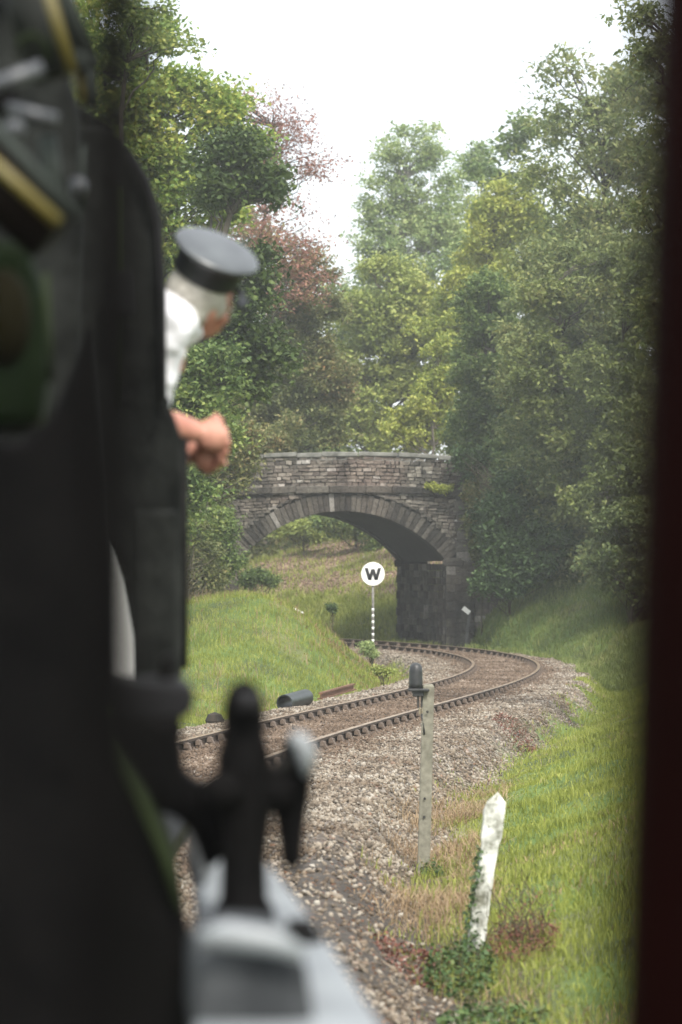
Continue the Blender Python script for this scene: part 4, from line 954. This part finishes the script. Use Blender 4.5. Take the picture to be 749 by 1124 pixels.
    bar((-30, 103), (47, 74), 9, 4.5, 'handrail', M['steel_dull']); bar((-40, 128), (20, 108), 14, 4.62, 'handrail', M['near_black'])
    bar((8, 118), (62, 131), 7, 4.6, 'handrail', M['steel_dull']); MB().ball(at(16, 141, 4.55), .017).build('knob', M['steel_dull'], root, smooth=True)
    MB().tube(ppoly([(18, 60), (22, 44), (36, 38), (50, 46), (52, 66)], 4.8), .006, 10).build('pipe', M['edge_green'], root, smooth=True)
    bar((52, 150), (60, 220), 10, 5.0, 'pipe', M['grey_green']); bar((88, 160), (86, 230), 5, 5.2, 'pipe', M['grey_green'])
    bar((-50, 160), (58, 258), 38, 4.5, 'cylinder', M['brown_black'], 34)
    bar((-30, 114), (82, 238), 8, 4.4, 'edge_highlight', M['grey_green']); bar((-40, 148), (64, 244), 7.5, 4.36, 'lining', M['yellow_line'])
    MB().ball(at(84, 205, 4.9), .018).build('knob', M['steel_dull'], root, smooth=True)
    P([(-160, 262), (30, 262), (52, 330), (54, 400), (44, 470), (-160, 470)], 5.0, .3, 'tank_side', M['loco_green'], .03)
    MB().ball(at(4, 350, 4.8), (.05, .05, .09)).build('boss', M['brown_olive'], root, smooth=True)
    bar((50, 300), (56, 420), 3.5, 4.85, 'beading', M['edge_green'])
M['cab_black'] = noisy('cab_black', (.003, .0035, .0035), (.027, .029, .027), 4.5, .5, 0, .5, .02)  # uneven grimy black; its lighter tone stands in for soft highlights
M['edge_green'] = mat('edge_green', (.02, .028, .012), .5)
M['grey_green'] = mat('grey_green', (.034, .040, .036), .5)
M['steel_dull'] = mat('steel_dull', (.07, .074, .082), .4, .2)
M['pale_paint'] = noisy('pale_paint', (.15, .163, .172), (.25, .27, .28), 5, .45, 0, .1, .003)
M['dark_grey'] = mat('dark_grey', (.016, .016, .017), .5)
M['grey_box'] = noisy('grey_box', (.02, .022, .024), (.07, .074, .078), 8, .5, 0, .1, .003)
M['brown_black'] = mat('brown_black', (.006, .004, .003), .6)
M['brown_olive'] = mat('brown_olive', (.007, .006, .002), .7)
engine()

# ------------------------------------------------------------------ the man leaning from the cab
for n_ in ('grey_green', 'brown_olive', 'dark_grey', 'near_black', 'cab_black', 'red_brown', 'loco_green', 'edge_green', 'grey_box', 'brown_black', 'black_iron'):
    M[n_].node_tree.nodes['Principled BSDF'].inputs['Specular IOR Level'].default_value = .03
def person():
    Y0 = 8.3; q = lambda px, py, dy=0: at(px, py, Y0 + dy)
    root_loc = Vector((-.98, 8.35, 1.29))
    u = Vector((.44, -.42, .80)).normalized(); f = Vector((.80, .58, 0)); f = (f - u * f.dot(u)).normalized(); l = u.cross(f).normalized()
    Rm = Matrix((l, f, u)).transposed()            # head frame: x = left, y = forward, z = up
    H = q(221, 328)
    hp = lambda x, y, z: H + Rm @ Vector((x, y, z)) * 1.06
    b = MB()
    b.ball(hp(0, -.005, .02), (.076, .096, .10), Rm, 20, 14); b.ball(hp(0, .045, -.055), (.060, .062, .066), Rm, 16, 10)
    b.ball(hp(0, .062, -.092), (.030, .026, .022), Rm); b.ball(hp(0, .102, -.018), (.013, .020, .024), Rm); b.ball(hp(0, .078, .012), (.05, .02, .014), Rm)
    b.ball(hp(0, .088, -.060), (.026, .012, .010), Rm)
    for s in (-1, 1):
        b.ball(hp(s * .040, .064, -.028), (.026, .026, .026), Rm); b.ball(hp(s * .079, -.004, -.010), (.008, .020, .032), Rm)
    neck0 = q(188, 372); b.tube([hp(0, -.03, -.04), neck0, q(176, 400)], [.052, .056, .075], 16)
    chest = Vector((-.74, 8.36, 2.72)); hips = Vector((-.98, 8.35, 2.18))
    b.tube([q(176, 385), chest, Vector((-.86, 8.36, 2.45)), hips], [.09, .15, .145, .15], 20)
    legs = []
    for s in (-1, 1):
        hp_ = hips + Vector((0, s * .09, -.03)); kn = Vector((-.93 + .03 * s, 8.35 + s * .11, 1.74)); an = Vector((-.99 - .04 * s, 8.35 + s * .12, 1.36))
        legs.append((hp_, kn, an)); b.tube([hp_, kn, an], [.088, .058, .04], 14); b.ball(an + Vector((.06, 0, -.03)), (.12, .045, .04))
    arms = []
    SR, ER, WR = q(190, 356, -.19), q(158, 458, -.16), q(214, 474, -.07)
    SL, EL, WL = q(186, 356, .19), q(156, 478, .22), q(210, 498, .08)
    arms = [(SR, ER, WR), (SL, EL, WL)]
    b.tube([SR, q(180, 352), SL], [.062, .09, .062], 16)
    for S_, E_, W_ in arms:
        b.ball(S_, .060); b.tube([S_, E_], [.053, .043], 14); b.ball(E_, .044); b.tube([E_, E_.lerp(W_, .4), W_], [.047, .046, .036], 14)
    # clasped hands: the right hand closes over the left
    pr = q(232, 478, -.06); b.ball(WR.lerp(pr, .5), (.04, .030, .028)); b.ball(pr, (.056, .034, .050)); pl_ = q(229, 501, .01); b.ball(WL.lerp(pl_, .5), (.04, .03, .028)); b.ball(pl_, (.052, .034, .050))
    for i, (kx, ky, tx, ty, ln) in enumerate(((238, 466, 246, 488, 1), (242, 474, 247, 498, 1), (240, 484, 242, 508, 1), (236, 492, 234, 514, 1))):
        dy = -.075 + i * .012; a0 = q(kx, ky, dy); a1 = q(kx + 8, ky + 12, dy + .0); a2 = q(tx, ty, dy + .03); a3 = q(tx - 8, ty + 5, dy + .05)
        b.tube([pr, a0, a1, a2, a3], [.015, .0135, .0125, .0115, .010], 10); b.ball(a0, .011); b.ball(a1, .0105); b.ball(a3, .008)
    b.tube([pr, q(226, 462, -.07), q(236, 456, -.05), q(244, 462, -.03)], [.014, .012, .011, .009], 10); b.ball(q(244, 462, -.03), .009)
    for i in range(4):
        a0 = q(236 + i, 480 + i * 9, .05); a1 = q(246, 480 + i * 9, .03); a2 = q(247, 482 + i * 9, -.0); b.tube([pl_, a0, a1, a2], [.012, .0105, .010, .009], 10); b.ball(a1, .0105); b.ball(a2, .009)
    b.tube([pl_, q(226, 470, .03), q(234, 464, .0), q(240, 468, -.02)], [.014, .012, .011, .009], 10); b.ball(q(240, 468, -.02), .009)
    def organic(mb, name, m, parent, vox, sm_=2):
        o = mb.build(name, m, parent, smooth=True)
        r_ = o.modifiers.new('remesh', 'REMESH'); r_.mode = 'VOXEL'; r_.voxel_size = vox; r_.use_smooth_shade = True
        k_ = o.modifiers.new('smooth', 'SMOOTH'); k_.iterations = sm_; k_.factor = .5; return o
    body = organic(b, 'person', M['skin'], None, .006)
    tag(body, 'grey haired man in white shirt and peaked cap leaning from the engine cab', 'person')
    s_ = MB(); s_.tube([q(184, 372), chest + Vector((0, 0, .02)), Vector((-.86, 8.36, 2.45)), hips + Vector((0, 0, -.02))], [.10, .168, .163, .166], 20)
    s_.tube([SR, q(182, 352), SL], [.062, .095, .062], 16)
    for S_, E_, W_ in arms:
        e2 = E_.lerp(W_, .38); s_.ball(S_, .060); s_.tube([S_, E_], [.060, .054], 14); s_.ball(E_, .060); s_.tube([E_, e2], [.060, .050], 14)
    s_.tube([q(190, 350), q(190, 366)], [.070, .085], 14)
    sho = organic(s_, 'shirt', M['shirt'], body, .008, 3)
    tx = bpy.data.textures.new('cloth_folds', 'CLOUDS'); tx.noise_scale = .09; tx.noise_depth = 2
    dm = sho.modifiers.new('folds', 'DISPLACE'); dm.texture = tx; dm.strength = .045; dm.mid_level = .40; dm.texture_coords = 'GLOBAL'
    t_ = MB(); t_.ball(hips, (.165, .175, .13))
    for hp_, kn, an in legs: t_.tube([hp_, kn, an + Vector((0, 0, .02))], [.102, .076, .06], 14)
    organic(t_, 'trousers', M['trousers'], body, .012, 3)
    for hp_, kn, an in legs: bo = MB(); bo.ball(an + Vector((.06, 0, -.03)), (.14, .056, .048)); bo.ball(an, .056); bo.build('boot', M['near_black'], body, smooth=True)
    h_ = MB(); h_.ball(hp(0, -.026, .022), (.092, .098, .098), Rm, 20, 14); h_.ball(hp(0, -.05, -.030), (.082, .064, .060), Rm); h_.ball(hp(-.055, -.04, -.02), (.036, .05, .05), Rm)
    for s in (-1, 1): h_.ball(hp(s * .066, .018, .010), (.018, .030, .036), Rm)
    hair = organic(h_, 'hair', M['hair'], body, .006, 2)
    cs_ = q(214, 323) - H; c_ = MB(); c_.lathe(hp(0, -.008, .064) + cs_ * .75, [(.098, 0), (.103, .005), (.105, .052), (.116, .072), (.116, .074)], 32, Rm); c_.build('cap_band', M['cap_band'], body, smooth=False)
    tp = MB(); tilt = Rm @ Matrix.Rotation(R(4), 3, 'X'); tp.lathe(hp(0, .0, .132) + cs_ * .85, [(.106, -.004), (.127, .008), (.134, .016), (.132, .022), (.118, .027), (.07, .030), (.003, .031)], 36, tilt); cap = tp.build('cap_top', M['cap_top'], body, smooth=True)
    pk = MB(); ring = []
    for i in range(13):
        a = R(-62 + 124 * i / 12); ring.append((math.sin(a), math.cos(a)))
    pts = [hp(x * .098, y * .098, .055) for x, y in ring] + [hp(x * .106, .01 + y * .122, .038) for x, y in ring[::-1]]
    pk.prism(pts, (0, 0, 0), tuple(Rm @ Vector((0, 0, .006)))); pk.build('cap_peak', M['cap_band'], body)
    for s in (-1, 1): e = MB(); e.ball(hp(s * .030, .088, .0), (.011, .009, .008), Rm); e.build('eye', M['white_board'], body, smooth=True)
person()

# ------------------------------------------------------------------ carriage window beside the camera
def carriage_window():
    Y = 1.05; root = empty('carriage_window', (0, Y, 1.0)); tag(root, 'dark maroon carriage window frame very close at the right edge of the view', 'window')
    xl = sx(119, Y); xr = sx(668, Y)
    zt, zb = hz(0, Y), hz(1124, Y); e = lambda z: sx(664, Y) + (sx(706, Y) - sx(664, Y)) * (z - zb) / (zt - zb)     # the post leans a little
    MB().prism([(e(1.55), Y - .025, 1.55), (e(2.85), Y - .025, 2.85), (e(2.85) + .10, Y - .025, 2.85), (e(1.55) + .10, Y - .025, 1.55)], (0, 0, 0), (0, .05, 0)).build('frame_post', M['red_brown'], root, bevel=.01)
    MB().box((xl, Y + .02, 2.2), (.025, .02, 1.3)).build('mullion', M['near_black'], root, bevel=.003)
    MB().box(((xl + xr) / 2 + .045, Y, 2.80), (xr - xl + .12, .05, .1)).build('top_rail', M['red_brown'], root, bevel=.01)
    MB().box(((xl + xr) / 2 + .045, Y, 1.40), (xr - xl + .12, .06, .62)).build('lower_panel', M['red_brown'], root, bevel=.01)
carriage_window()

# ------------------------------------------------------------------ damp air
hb = MB(); hb.box((0, 180, 24), (700, 700, 60)); hz_o = hb.build('haze', None); tag(hz_o, kind='stuff')
hm_ = bpy.data.materials.new('haze'); hm_.use_nodes = True; t_ = hm_.node_tree; t_.nodes.clear()
pv = t_.nodes.new('ShaderNodeVolumePrincipled'); pv.inputs['Density'].default_value = .0011; pv.inputs['Color'].default_value = (.93, .96, .93, 1); pv.inputs['Anisotropy'].default_value = .3
oo = t_.nodes.new('ShaderNodeOutputMaterial'); t_.links.new(pv.outputs[0], oo.inputs['Volume']); hz_o.data.materials.append(hm_)
